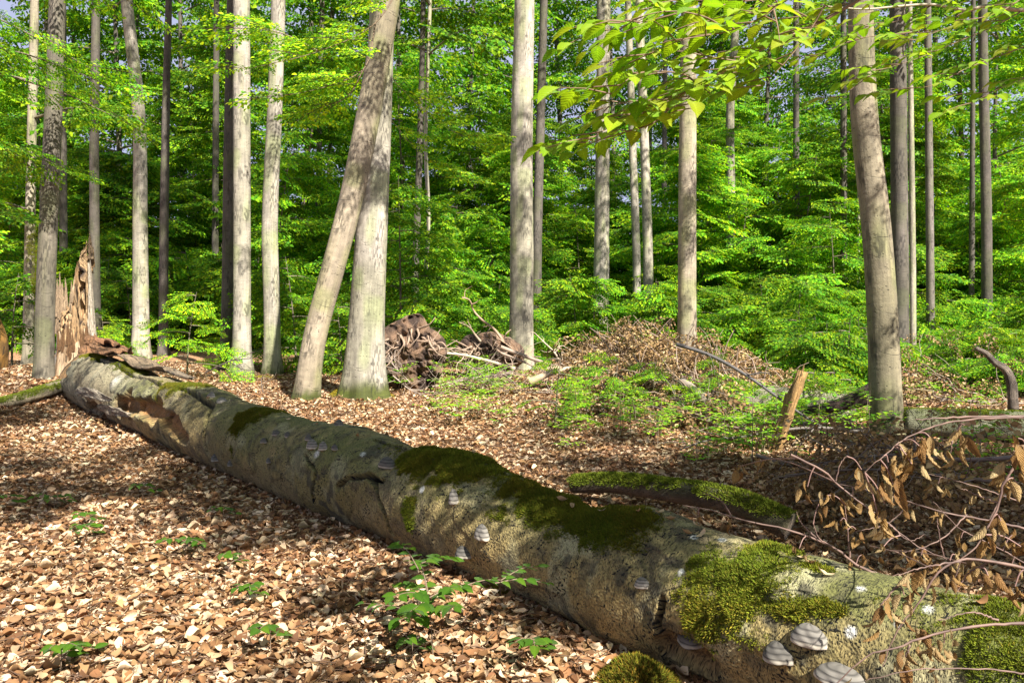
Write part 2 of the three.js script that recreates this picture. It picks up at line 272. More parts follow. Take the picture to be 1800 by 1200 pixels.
// ------------------------------------------------------------------ the fallen trunk
const LOG = { a: V(-6.3, 0, -11.9), u: V(0.643, 0, 0.765), n: V(0.765, 0, -0.643), len: 14.4 };
const logR = (s) => lerp(0.415, 0.312, clamp(s / 11)) + 0.012 * Math.sin(s * 1.7) + 0.010 * Math.sin(s * 4.1 + 1);
const logC = (s) => { const r = logR(s); return LOG.a.clone().addScaledVector(LOG.u, s).addScaledVector(LOG.n, 0.2 * r + 0.03 * Math.sin(s * 0.8)).setY(r - 0.05 + 0.03 * Math.exp(-s)); };
const logAt = (s, th, up = 0) => logC(s).addScaledVector(UPV, Math.cos(th) * (logR(s) + up)).addScaledVector(LOG.n, -Math.sin(th) * (logR(s) + up));
const logN = (th) => UPV.clone().multiplyScalar(Math.cos(th)).addScaledVector(LOG.n, -Math.sin(th));
function logHit(px, py) {   // where a sight line meets the trunk: s along it, th round it (0 = top, + = towards the path)
  const r = ray(px, py).normalize();
  for (let t = 1.2; t < 17; t += 0.01) {
    const p = EYE.clone().addScaledVector(r, t), q = p.clone().sub(LOG.a), s = q.dot(LOG.u); if (s < -1 || s > LOG.len) continue;
    const c = logC(s), d = p.clone().sub(c), h = d.y, w = -d.dot(LOG.n);
    if (Math.hypot(h, w) < logR(s)) return { s, th: Math.atan2(w, h), p, n: logN(Math.atan2(w, h)) };
  }
  const g = gnd(px, py), s = g.clone().sub(LOG.a).dot(LOG.u); return { s, th: 0.2, p: logAt(s, 0.2), n: logN(0.2) };
}
// moss cushions: [pixel x, y, half length m, half width m, height m, leaf tint]
const MOSS = [[345, 663, 0.62, 0.14, 0.035, 1], [455, 700, 0.5, 0.09, 0.02, 0.9], [535, 722, 0.55, 0.16, 0.04, 0.8], [655, 752, 0.55, 0.2, 0.05, 0.75], [820, 812, 0.62, 0.24, 0.06, 0.9], [735, 822, 0.25, 0.14, 0.03, 0.8], [945, 872, 0.42, 0.16, 0.03, 0.8], [1010, 905, 0.36, 0.17, 0.03, 0.75], [1085, 915, 0.30, 0.17, 0.035, 0.85], [1150, 890, 0.26, 0.17, 0.06, 0.95], [1300, 1025, 0.20, 0.22, 0.03, 1.25], [1400, 1080, 0.12, 0.05, 0.015, 1.2], [1460, 1075, 0.10, 0.04, 0.015, 1.15], [1375, 975, 0.12, 0.05, 0.015, 1.1], [1755, 1120, 0.24, 0.16, 0.04, 1.1], [440, 730, 0.16, 0.26, 0.012, 0.7], [725, 905, 0.07, 0.09, 0.012, 0.9], [1255, 1075, 0.10, 0.13, 0.02, 1.1], [1440, 1005, 0.08, 0.03, 0.012, 1.1]]
  .map(([px, py, a, b, h, k]) => ({ ...logHit(px, py), a, b, h, k }));
const CRACKS = [[[655, 838], [668, 850], [672, 880], [680, 900], [690, 935]], [[600, 858], [620, 842], [655, 838]], [[655, 838], [680, 850]], [[405, 682], [375, 715], [360, 750], [362, 795]], [[975, 865], [1000, 880]], [[1180, 1060], [1170, 1105], [1190, 1140]], [[540, 800], [560, 830], [556, 880]]].map((l, k) => ({ w: [0.017, 0.012, 0.01, 0.022, 0.008, 0.014, 0.008][k], pts: l.map(([x, y]) => { const h = logHit(x, y); return [h.s, h.th * logR(h.s)]; }) }));
const HOLLOWS = [[215, 712, 0.45, 0.17, 0.20], [258, 722, 0.5, 0.14, 0.20], [300, 748, 0.42, 0.12, 0.17], [170, 725, 0.4, 0.2, 0.22], [1225, 1165, 0.17, 0.10, 0.12]].map(([px, py, a, b, h]) => ({ ...logHit(px, py), a, b, h }));
const BULGES = [[1240, 1085, 0.22, 0.17, 0.05], [700, 865, 0.25, 0.2, 0.03], [610, 850, 0.22, 0.25, 0.035], [400, 740, 0.4, 0.5, 0.03], [1150, 910, 0.22, 0.2, 0.05], [290, 690, 0.12, 0.1, 0.05], [205, 672, 0.14, 0.12, 0.04]].map(([px, py, a, b, h]) => ({ ...logHit(px, py), a, b, h }));
const SPOTS = [[1310, 995, 10], [1345, 985, 8], [1505, 1112, 9], [1522, 1042, 9], [1260, 1098, 8], [1380, 1062, 6], [1640, 1075, 12], [1225, 945, 9], [1275, 950, 8], [745, 862, 6], [1205, 1010, 7], [1460, 1130, 5], [990, 915, 7], [640, 800, 6], [560, 800, 6], [1420, 1000, 6], [1585, 1100, 6], [1340, 1060, 5]].map(([px, py, q]) => { const h = logHit(px, py); return [h.s, h.th * logR(h.s), q / F * -h.p.z]; });
const segD = (x, y, l) => { let m = 9; for (let k = 0; k + 1 < l.length; k++) { const [ax, ay] = l[k], [bx, by] = l[k + 1], dx = bx - ax, dy = by - ay, t = clamp(((x - ax) * dx + (y - ay) * dy) / (dx * dx + dy * dy)); m = Math.min(m, Math.hypot(x - ax - dx * t, y - ay - dy * t)); } return m; };
const oval = (o, s, w) => { const dx = (s - o.s) / o.a, dy = (w - o.th * logR(o.s)) / o.b; return Math.sqrt(dx * dx + dy * dy); };
function mossAt(s, w) { let k = 0, h = 0; for (const o of MOSS) { const d = oval(o, s, w); if (d > 2.1) continue; const n = 0.75 * fbm(s * 7, w * 7, o.s, 3) + 0.25 * fbm(s * 24, w * 24, o.s, 2), f = smooth(1.5, 0.35, d + (n - 0.5) * 2.6); if (f * o.h > h) h = f * o.h; k = Math.max(k, f); } return [k, h]; }
function logSkin(s, th) {   // [outward offset, colour]
  const r = logR(s), w = th * r;
  let off = (fbm(s * 1.3, w * 1.6, 3, 3) - 0.5) * 0.06 + (fbm(s * 7, w * 7, 5, 3) - 0.5) * 0.026 + (fbm(s * 26, w * 18, 6, 2) - 0.5) * 0.009;
  const n1 = fbm(s * 1.1 + 3, w * 2.2, 8, 4), n2 = fbm(s * 5, w * 5, 9, 3), n3 = fbm(s * 16, w * 16, 10, 2), side = smooth(0.7, 1.9, Math.abs(th));
  let c = mix3([0.225, 0.187, 0.075], [0.325, 0.228, 0.085], side);
  c = mix3(c, [0.115, 0.125, 0.030], smooth(0.42, 0.60, n1 + (n3 - 0.5) * 0.25) * 0.85 * (1 - 0.5 * side));      // green film of algae
  c = mix3(c, [0.36, 0.34, 0.20], smooth(0.55, 0.72, n2) * 0.6 * (s > 9.8 ? 1.2 : 0.8));     // pale lichen
  c = mix3(c, [0.38, 0.345, 0.265], smooth(4.2, 1.2, s) * 0.6);
  c = mix3(c, [0.055, 0.048, 0.030], smooth(0.52, 0.66, n3) * 0.8 * smooth(0.38, 0.6, fbm(s * 2.1, w * 3, 12, 2)));
  { const pl = fbm(s * 1.5 + 20, w * 2.6, 41, 3) + (n3 - 0.5) * 0.10, e = smooth(0.52, 0.535, pl) * (s < 5 ? 1 : 0.75); off -= e * 0.013; c = mix3(c, s < 5 ? [0.36, 0.27, 0.155] : [0.27, 0.20, 0.09], e * 0.55 * (0.4 + 0.6 * side)); c = mix3(c, [0.05, 0.04, 0.025], Math.exp(-(((pl - 0.522) / 0.012) ** 2)) * 0.6); }
  for (const o of BULGES) { const d = oval(o, s, w); if (d < 2.5) { off += o.h * Math.exp(-d * d * 1.4); if (s < 4) c = mix3(c, [0.56, 0.54, 0.49], Math.exp(-d * d * 2) * 0.8); } }
  let hol = 0; for (const o of HOLLOWS) { const d = oval(o, s, w) + (fbm(s * 5, w * 6, 14, 3) - 0.5) * 1.1, f = smooth(1.05, 0.82, d); hol = Math.max(hol, f); off -= f * o.h * 0.6 * (0.75 + 0.5 * fbm(s * 9, w * 9, 15, 2)); }
  if (hol > 0) c = mix3(c, mix3([0.44, 0.22, 0.07], [0.13, 0.07, 0.03], fbm(s * 6, w * 14, 16, 3)), hol * (s > 9 ? 0.6 : 1));
  for (const k of CRACKS) { const d = segD(s + (n2 - 0.5) * 0.05, w + (n3 - 0.5) * 0.03, k.pts), f = smooth(k.w * 1.5, k.w * 0.4, d); off -= f * 0.06; c = mix3(c, [0.02, 0.015, 0.01], f * 0.9); off += 0.012 * Math.exp(-((d / 0.06) ** 2)) * (1 - f); }
  for (const [a, b, q] of SPOTS) { const d = Math.hypot(s - a, w - b); if (d < q * 2) c = mix3(c, [0.62, 0.62, 0.58], smooth(q * 1.3, q * 0.7, d + (n3 - 0.5) * q)); }
  const [mk, mh] = mossAt(s, w); off += mh * 0.32 * mk; c = mix3(c, [0.09, 0.105, 0.014], mk * mk * 0.75);
  return [off, c];
}
const logLabel = 'long thick fallen beech trunk with patches of moss, lying across the leaf litter';
const fallenLog = thing('fallen_log', logLabel, 'fallen log', logAt(6, Math.PI));
{
  const m = new MB(), rows = [], SEG = 190; let s = -0.25;
  while (s < LOG.len) {
    const row = [], c = logC(s), R = logR(s);
    for (let j = 0; j <= SEG; j++) {
      const th = ((j % SEG) / SEG) * 2 * Math.PI - Math.PI, jag = s < 0 ? 0 : 0, [off, col] = logSkin(s, th), rr = R + off;
      const p = c.clone().addScaledVector(UPV, Math.cos(th) * rr).addScaledVector(LOG.n, -Math.sin(th) * rr).addScaledVector(LOG.u, s < 0.5 ? (0.5 - s) * (fbm(Math.cos(th) * 3 + 4, Math.sin(th) * 3, 2, 3) - 0.45) * 1.3 : 0);
      if (p.y < -0.08) p.y = -0.08;
      row.push(m.vert(p, col, (j / SEG) * 2 * Math.PI * 0.4, s));
    }
    rows.push(row); s += clamp((12.4 - s) * 0.0034, 0.009, 0.045);
  }
  for (let k = 0; k + 1 < rows.length; k++) for (let j = 0; j < SEG; j++) m.quad(rows[k][j], rows[k + 1][j], rows[k + 1][j + 1], rows[k][j + 1]);
  m.seams = [rows];
  for (const [row, flip] of [[rows[0], 1], [rows[rows.length - 1], 0]]) { const c = m.vert(flip ? logC(0.1) : logC(LOG.len), [0.3, 0.18, 0.08]); for (let j = 0; j < SEG; j++) flip ? m.tri(c, row[j], row[j + 1]) : m.tri(c, row[j + 1], row[j]); }
  part(fallenLog, 'trunk', m.geo(fallenLog.position), M.log);
}
// moss: cushions of small tufts, one part for each patch
const tuftGeo = (seed, n, h) => { const r = rng(seed), m = new MB(); for (let i = 0; i < n; i++) { const a = r() * 6.283, q = 0.012 * Math.sqrt(r()), t = 0.3 + 0.8 * r(), p = V(Math.cos(a) * q, -0.003, Math.sin(a) * q), d = V(Math.cos(a) * t, 1, Math.sin(a) * t).normalize(), s = d.clone().cross(V(r() - 0.5, 0.2, r() - 0.5)).normalize(), k = 0.7 + 0.6 * r(), c = r() < 0.3 ? [0.22 * k, 0.21 * k, 0.028 * k] : [0.14 * k, 0.185 * k, 0.018 * k]; addLeaf(m, p, d, s, h * (0.6 + 0.7 * r()), 0.0035, 0, 0.25, c, 0); } return m.geo(); };
const TUFT = [tuftGeo(41, 26, 0.012), tuftGeo(42, 30, 0.015)];
{
  const r = rng(61);
  MOSS.forEach((o, k) => {
    const set = new Copies(), n = Math.min(2400, Math.round(o.a * o.b * 3.14 * 9500));
    for (let i = 0; i < n * 3; i++) {
      const s = o.s + (r() - 0.5) * 3.2 * o.a, th = o.th + (r() - 0.5) * 3.2 * o.b / logR(o.s), w = th * logR(s), [mk] = mossAt(s, w); if (mk * mk < 0.02 + 0.8 * r()) continue;
      const [off] = logSkin(s, th), y = logN(th).add(V((r() - 0.5) * 0.6, 0.25, (r() - 0.5) * 0.6)).normalize(), x = y.clone().cross(V(r() - 0.5, 0.1, r() - 0.5)).normalize(), q = o.k * 0.85 * (0.7 + 0.6 * fbm(s * 9, w * 9, 30, 2)), yl = noise(s * 5, w * 5, 31.5);
      set.add(logAt(s, th, off - 0.002), x, y, x.clone().cross(y), (0.6 + 0.8 * r()) * (0.5 + 0.6 * mk), [q * (0.85 + 0.5 * yl), q, q * 0.9]);
    }
    if (set.m.length) set.build(fallenLog, 'moss', TUFT[k % 2], M.moss);
  });
}
// bracket fungi
function bracketGeo(R, H, seed, pale) {
  const r = rng(seed), top = new MB(), under = new MB(), U = 28, rows = [], wob = [r() * 6, r() * 6, 0.07 + 0.07 * r()];
  const prof = [[0.02, 1.05], [0.30, 1.0], [0.50, 0.90], [0.56, 0.83], [0.68, 0.75], [0.79, 0.63], [0.82, 0.56], [0.90, 0.45], [0.955, 0.30], [0.965, 0.24], [1.0, 0.12], [1.0, 0.0], [0.95, -0.07]];
  const cols = pale ? [0.10, 0.13, 0.12, 0.045, 0.17, 0.15, 0.05, 0.20, 0.22, 0.06, 0.40, 0.42, 0.22] : [0.045, 0.065, 0.06, 0.022, 0.085, 0.07, 0.025, 0.09, 0.11, 0.03, 0.26, 0.30, 0.15];
  prof.forEach(([q, h], k) => { const row = []; for (let i = 0; i <= U; i++) { const a = (i / U - 0.5) * 3.3, w = 1 + wob[2] * Math.sin(a * 3 + wob[0]) + 0.03 * Math.sin(a * 7 + wob[1] + k); const g = cols[k] * (0.85 + 0.3 * noise(a * 4, k * 0.9, seed + 0.5)); row.push(top.vert(V(Math.cos(a) * R * q * w * 0.85, H * (h - 0.08) + 0.02 * H * Math.sin(a * 5 + k), Math.sin(a) * R * q * w), k >= 10 ? [g * 1.08, g * 0.98, g * 0.80] : [g * 1.06, g * 0.98, g * 0.86])); } rows.push(row); });
  for (let k = 0; k + 1 < rows.length; k++) for (let i = 0; i < U; i++) top.quad(rows[k][i], rows[k][i + 1], rows[k + 1][i + 1], rows[k + 1][i]);
  const last = rows[rows.length - 1].map((v) => V(top.p[v * 3], top.p[v * 3 + 1], top.p[v * 3 + 2])), ur = [0.99, 0.7, 0.4, 0.0].map((q, k) => last.map((v) => under.vert(V(v.x * q - (q ? 0 : 0.01), v.y - H * [0, 0.12, 0.2, 0.3][k] - 0.001, v.z * q), [0.40, 0.27, 0.15])));
  for (let k = 0; k + 1 < ur.length; k++) for (let i = 0; i < U; i++) under.quad(ur[k][i], ur[k][i + 1], ur[k + 1][i + 1], ur[k + 1][i]);
  return [top.geo(), under.geo()];
}
const FUNGI = [
  [600, 747, 30, 12, 0, 'small grey bracket fungus on the log top beside the thick middle moss'], [376, 809, 20, 13, 0, 'blue-grey bracket fungus at the foot of the log, left of its pair'], [404, 817, 16, 9, 0, 'small bracket fungus at the foot of the log, right of its pair'],
  [466, 776, 16, 8, 0, 'leftmost flat bracket fungus of the group on the log flank'], [488, 763, 18, 9, 0, 'bracket fungus second from left in the group on the log flank'], [508, 766, 16, 9, 0, 'bracket fungus third from left in the group on the log flank'], [546, 772, 18, 10, 0, 'grey bracket fungus above the tight pair on the log flank'], [553, 785, 24, 15, 1, 'larger pale fungus of the tight pair on the log flank'], [572, 788, 20, 14, 1, 'smaller fungus of the tight pair on the log flank'], [591, 788, 16, 9, 0, 'dark small fungus right of the tight pair on the log flank'], [475, 811, 14, 8, 0, 'tiny grey fungus low on the log by a thin dead stem'],
  [684, 815, 36, 17, 0, 'wide grey bracket fungus above the dark crack in the log'], [803, 880, 22, 25, 1, 'tall hoof-shaped fungus on the log below the big moss cushion'], [850, 941, 32, 25, 1, 'tan banded hoof fungus on the log above the green seedling'], [815, 976, 32, 20, 0, 'grey hoof fungus near the foot of the log beside the seedling'], [1137, 1029, 28, 17, 1, 'pale brownish fungus alone on the sunlit log flank'], [720, 772, 20, 10, 1, 'white fungus on the far top edge of the log by the moss'], [748, 777, 26, 8, 1, 'flat white fungus on the log crest right of the moss'],
  [1207, 1137, 52, 30, 0, 'brown-lipped grey fungus in the dark hollow of the log'], [1222, 1127, 25, 17, 0, 'small layered fungus on top of the one in the dark hollow'], [1378, 1153, 55, 31, 0, 'grey banded hoof fungus, lower one of the big pair'], [1432, 1124, 60, 34, 1, 'white-topped hoof fungus, upper one of the big pair'], [1490, 1192, 90, 28, 1, 'pale fungus shelf at the bottom of the log below the big pair'],
];
FUNGI.forEach(([px, py, w, h, pale, label], k) => {
  const q = logHit(px, py), d = -q.p.z, R = w / 2 / F * d * 1.08, H = h / F * d * 0.95, out = q.n.clone().setY(0); if (out.length() < 0.3) out.copy(LOG.n).multiplyScalar(-0.5); out.normalize();
  const [off] = logSkin(q.s, q.th), f = thing('bracket_fungus', label, 'fungus', logAt(q.s, q.th, off - 0.06 * R).add(V(0, -0.1 * H, 0)), 'bracket fungi on the fallen trunk'); delete f.userData.group;
  f.rotation.y = Math.atan2(-out.z, out.x) + (((k * 37) % 10) - 5) * 0.03; f.rotation.z = -0.08;
  const [a, b] = bracketGeo(R, H, 500 + k, pale); part(f, 'cap', a, M.plain); part(f, 'pore_surface', b, M.plain);
});
{ const r = rng(515), kinds = [0, 1, 2, 3].map((k) => { const m = new MB(); deadLeaf(m, V(0, 0, 0), 0, 0, 0, 0.06, 0.6, 0.8 - k * 0.3, LITTER[k], 5); return m.geo(); }); for (let i = 0; i < 46; i++) { const s = 4 + 8.2 * Math.pow(r(), 0.6), th = (r() - 0.6) * 1.1, [off] = logSkin(s, th), o = part(fallenLog, 'dead_leaf', kinds[i % 4], M.dead); o.position.copy(logAt(s, th, off + 0.012)).sub(fallenLog.position); o.rotation.set((r() - 0.5) * 0.6, r() * 6.28, -th * 0.8 + (r() - 0.5) * 0.6, 'YXZ'); o.scale.setScalar(0.6 + 0.5 * r()); } }
// torn slabs of bark and wood along the top at the broken end, and a leaning leg of wood under it
{
  const slab = (p0, p1, wid, up, seed, col, name) => {
    const r = rng(seed), m = new MB(), N = 22, K = 7, rows = []; 
    for (let i = 0; i <= N; i++) { const t = i / N, row = []; for (let j = 0; j <= K; j++) { const q = j / K - 0.5, s = lerp(p0[0], p1[0], t), th = lerp(p0[1], p1[1], t) + q * wid * (0.5 + 0.7 * Math.sin(Math.PI * Math.pow(t, 0.7))) * (0.8 + 0.5 * noise(t * 9, j * 0.4, seed + 0.5)); row.push([s + (noise(t * 3, q * 9, seed + 0.7) - 0.5) * 0.12, th, up * (0.5 + 0.8 * noise(t * 6, q * 4, seed + 0.2)) + up * 0.7 * q * q]); } rows.push(row); }
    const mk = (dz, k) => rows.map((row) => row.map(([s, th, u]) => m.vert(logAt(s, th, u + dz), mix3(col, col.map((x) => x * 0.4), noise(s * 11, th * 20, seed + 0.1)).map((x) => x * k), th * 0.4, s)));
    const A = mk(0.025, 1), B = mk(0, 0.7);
    for (let i = 0; i < N; i++) for (let j = 0; j < K; j++) { m.quad(A[i][j], A[i + 1][j], A[i + 1][j + 1], A[i][j + 1]); m.quad(B[i][j], B[i][j + 1], B[i + 1][j + 1], B[i + 1][j]); }
    for (let i = 0; i < N; i++) { m.quad(A[i][0], B[i][0], B[i + 1][0], A[i + 1][0]); m.quad(A[i][K], A[i + 1][K], B[i + 1][K], B[i][K]); }
    for (let j = 0; j < K; j++) { m.quad(A[N][j], B[N][j], B[N][j + 1], A[N][j + 1]); m.quad(A[0][j], A[0][j + 1], B[0][j + 1], B[0][j]); }
    part(fallenLog, name, m.geo(fallenLog.position), M.wood);
  };
  slab([0.2, -0.35], [3.3, -0.15], 0.75, 0.08, 3, [0.42, 0.32, 0.22], 'bark_slab'); slab([0.0, -0.1], [1.6, 0.1], 0.5, 0.13, 5, [0.46, 0.25, 0.13], 'bark_slab'); slab([1.4, -0.05], [4.0, -0.25], 0.35, 0.06, 7, [0.40, 0.33, 0.25], 'bark_slab'); slab([-0.3, -0.5], [1.0, -0.2], 0.7, 0.2, 9, [0.40, 0.20, 0.10], 'bark_slab');
  slab([1.0, 1.55], [2.6, 1.35], 0.22, 0.05, 11, [0.55, 0.50, 0.42], 'bark_flap'); slab([2.0, 1.75], [3.5, 1.6], 0.2, 0.04, 13, [0.5, 0.44, 0.36], 'bark_flap');
}

// ------------------------------------------------------------------ the broken stump
{
  const base = gnd(137, 700), d = -base.z, sc = d / F, st = thing('broken_stump', 'tall splintered beech stump with orange rotten heart where the trunk snapped off', 'stump', base);
  const m = new MB(), N = 96, K = 46, rows = [];
  // outline round the stump: angle 0 = right, 90 = towards the path, 180 = left, 270 = behind
  const tops = [[0, 2.05], [12, 2.15], [20, 1.2], [45, 0.75], [80, 0.55], [110, 0.75], [140, 1.05], [165, 1.3], [200, 1.42], [222, 1.35], [238, 1.85], [262, 2.12], [290, 2.22], [318, 2.18], [332, 2.5], [342, 2.72], [350, 2.32], [360, 2.05]];
  const topAt = (a) => { for (let k = 0; k + 1 < tops.length; k++) if (a <= tops[k + 1][0]) return lerp(tops[k][1], tops[k + 1][1], (a - tops[k][0]) / (tops[k + 1][0] - tops[k][0])); return 2; };
  for (let k = 0; k <= K; k++) { const row = []; for (let j = 0; j <= N; j++) {
    const a = (j % N) / N * 360, th = a * Math.PI / 180, spl = hash(Math.floor((j % N) / 2), 3, 5), H = topAt(a) * 0.9 * (0.93 + 0.14 * spl) + 0.1 * (hash(j % N, 7, 1) - 0.3), y = H * k / K;
    const R = 0.31 * (1 + 0.35 * Math.exp(-y / 0.25)) - 0.035 * y + 0.03 * (fbm(th * 3, y * 1.2, 5, 2) - 0.5);
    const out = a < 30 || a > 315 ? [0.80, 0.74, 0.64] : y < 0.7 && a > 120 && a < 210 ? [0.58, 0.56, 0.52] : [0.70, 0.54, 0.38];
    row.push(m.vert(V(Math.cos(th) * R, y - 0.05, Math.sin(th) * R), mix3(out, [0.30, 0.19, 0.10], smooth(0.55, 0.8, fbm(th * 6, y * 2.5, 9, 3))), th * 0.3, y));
  } rows.push(row); }
  for (let k = 0; k < K; k++) for (let j = 0; j < N; j++) m.quad(rows[k][j], rows[k + 1][j], rows[k + 1][j + 1], rows[k][j + 1]);
  part(st, 'bark_shell', m.geo(), M.wood);
  // rotten heart: a ragged ridged lining
  const h = new MB(), hr = [];
  for (let k = 0; k <= 60; k++) { const row = []; for (let j = 0; j <= 110; j++) {
    const a = (j % 110) / 110 * 360, th = a * Math.PI / 180, H = topAt(a) * (0.82 + 0.07 * hash(Math.floor((j % 110) / 3), 9, 2)) - 0.05, y = Math.max(0.1, H * k / 60), R = 0.25 - 0.03 * y + 0.07 * (fbm(th * 9, y * 1.4, 3, 3) - 0.5) - 0.12 * smooth(0.58, 0.78, fbm(th * 4, y * 3, 6, 3));
    row.push(h.vert(V(Math.cos(th) * R, y, Math.sin(th) * R), mix3(mix3([0.56, 0.35, 0.17], [0.68, 0.52, 0.33], fbm(th * 8, y * 3, 1, 2)), [0.10, 0.07, 0.055], smooth(0.56, 0.74, fbm(th * 5, y * 3.5, 11, 3))), th * 0.3, y));
  } hr.push(row); }
  for (let k = 0; k < 60; k++) for (let j = 0; j < 110; j++) h.quad(hr[k][j], hr[k][j + 1], hr[k + 1][j + 1], hr[k + 1][j]);
  part(st, 'rotten_heart', h.geo(), M.wood);
  const r = rng(17);
  const splinter = (x, y, z, len, w, lean, col) => { const s = new MB(), o = V(x, y, z), n = 6; const pts = []; for (let k = 0; k <= n; k++) pts.push(o.clone().add(V(lean[0] * k / n * len, len * k / n, lean[1] * k / n * len))); s.tube(pts, (t, th) => w * (1 - 0.92 * Math.pow(t, 1.3)) * (0.75 + 0.5 * hash(Math.round(th * 5), Math.round(t * n), Math.round(x * 99))), 6, (t, th) => col.map((c) => c * (0.7 + 0.5 * hash(Math.round(th * 4), Math.round(t * 6), 4)))); part(st, 'splinter', s.geo(), M.wood); };
  for (let k = 0; k < 34; k++) { const a = 150 + 100 * r(), th = a * Math.PI / 180, R = 0.27 + 0.05 * r(), H = topAt(a); splinter(Math.cos(th) * R, H * (0.55 + 0.3 * r()), Math.sin(th) * R, 0.25 + 0.35 * r(), 0.02 + 0.022 * r(), [(r() - 0.5) * 0.1, (r() - 0.5) * 0.1], [0.76, 0.58, 0.40]); }
  for (let k = 0; k < 14; k++) { const a = 245 + 90 * r(), th = a * Math.PI / 180, R = 0.22 + 0.06 * r(), H = topAt(a); splinter(Math.cos(th) * R, H * 0.78, Math.sin(th) * R, 0.2 + 0.3 * r(), 0.02 + 0.02 * r(), [(r() - 0.5) * 0.1, 0], [0.74, 0.48, 0.25]); }
  for (let k = 0; k < 16; k++) { const a = 20 + 110 * r(), th = a * Math.PI / 180; splinter(Math.cos(th) * 0.3, 0.25 + 0.3 * r(), Math.sin(th) * 0.3, 0.3 + 0.3 * r(), 0.03, [0.25 * (r() - 0.2), 0.2 * r()], [0.40, 0.22, 0.10]); }
  splinter(0.24, 1.95, -0.06, 0.45, 0.05, [-0.03, 0], [0.6, 0.45, 0.3]);
  // the torn leg of wood that props the trunk, and crumbs of rotten wood on its end
  const leg = new MB(); leg.tube(spline([at(118, 722, d - 0.7), at(122, 690, d - 0.6), at(136, 655, d - 0.55), at(160, 640, d - 0.5)], 14), (t, th, p) => (0.16 + 0.05 * Math.sin(th * 3 + t * 4)) * (0.85 + 0.5 * fbm(p.x * 9, p.y * 9, p.z * 9, 2)), 14, (t, th, p) => mix3([0.44, 0.28, 0.13], [0.16, 0.10, 0.05], fbm(p.x * 12, p.y * 6, p.z * 12, 3)), { cap: 1 });
  part(st, 'torn_wood', leg.geo(base), M.wood);
  for (const [px, py, s] of [[160, 600, 0.09], [170, 612, 0.11], [155, 622, 0.13], [185, 608, 0.09], [195, 617, 0.08], [146, 640, 0.12], [178, 626, 0.12]]) { const g = new THREE.IcosahedronGeometry(s, 3), P = g.attributes.position, c = [], q = at(px, py, d - 0.3); for (let i = 0; i < P.count; i++) { const v = V().fromBufferAttribute(P, i), k = 0.6 + 0.9 * fbm(v.x * 14 + px, v.y * 14, v.z * 14, 3); P.setXYZ(i, v.x * k * 1.2, v.y * k, v.z * k); c.push(...mix3([0.44, 0.24, 0.12], [0.2, 0.11, 0.06], k - 0.6)); } g.setAttribute('color', new THREE.Float32BufferAttribute(c, 3)); g.setAttribute('uv', new THREE.BufferAttribute(g.attributes.uv.array, 2)); g.computeVertexNormals(); part(st, 'wood_chunk', g, M.wood).position.copy(q.sub(base)); }
}

// ------------------------------------------------------------------ trees
const sunSide = SUN.clone().setY(0).normalize();
let HUE = 0;
function bough(sp, r, p0, az, elev, len, n, size, tint, mb, rad = 0.02) {
  const pts = [p0.clone()]; let d = V(Math.cos(az) * Math.cos(elev), Math.sin(elev), Math.sin(az) * Math.cos(elev)), p = p0.clone(); const N = 6;
  for (let k = 0; k < N; k++) { d.add(V((r() - 0.5) * 0.25, -0.06 - 0.05 * k / N, (r() - 0.5) * 0.25)).normalize(); p = p.clone().addScaledVector(d, len / N); pts.push(p); }
  if (mb) mb.tube(pts, pts.map((_, k) => rad * (1 - 0.85 * k / N) + 0.003), 5, [0.24, 0.21, 0.17]);
  for (let k = 0; k < n; k++) {
    const t = Math.pow((k + 0.6) / n, 0.75), f = t * N, i = Math.min(N - 1, Math.floor(f)), q = pts[i].clone().lerp(pts[i + 1], f - i), dd = pts[i + 1].clone().sub(pts[i]), a = Math.atan2(dd.z, dd.x), s = k % 2 ? 1 : -1, g = tint * (0.7 + 0.6 * r()), wm = (r() - 0.4) * 0.3 + HUE;
    sp.spray(r, q.add(V((r() - 0.5) * 0.15, (r() - 0.5) * 0.12, (r() - 0.5) * 0.15)), a + s * (k === n - 1 ? 0.1 : 0.5 + 0.5 * r()), -0.28 + 0.5 * (r() - 0.5), (r() - 0.5) * 1.1, size * (0.65 + 0.55 * r()), [g * (1 + wm), g, g * (1 - wm)]);
  }
}
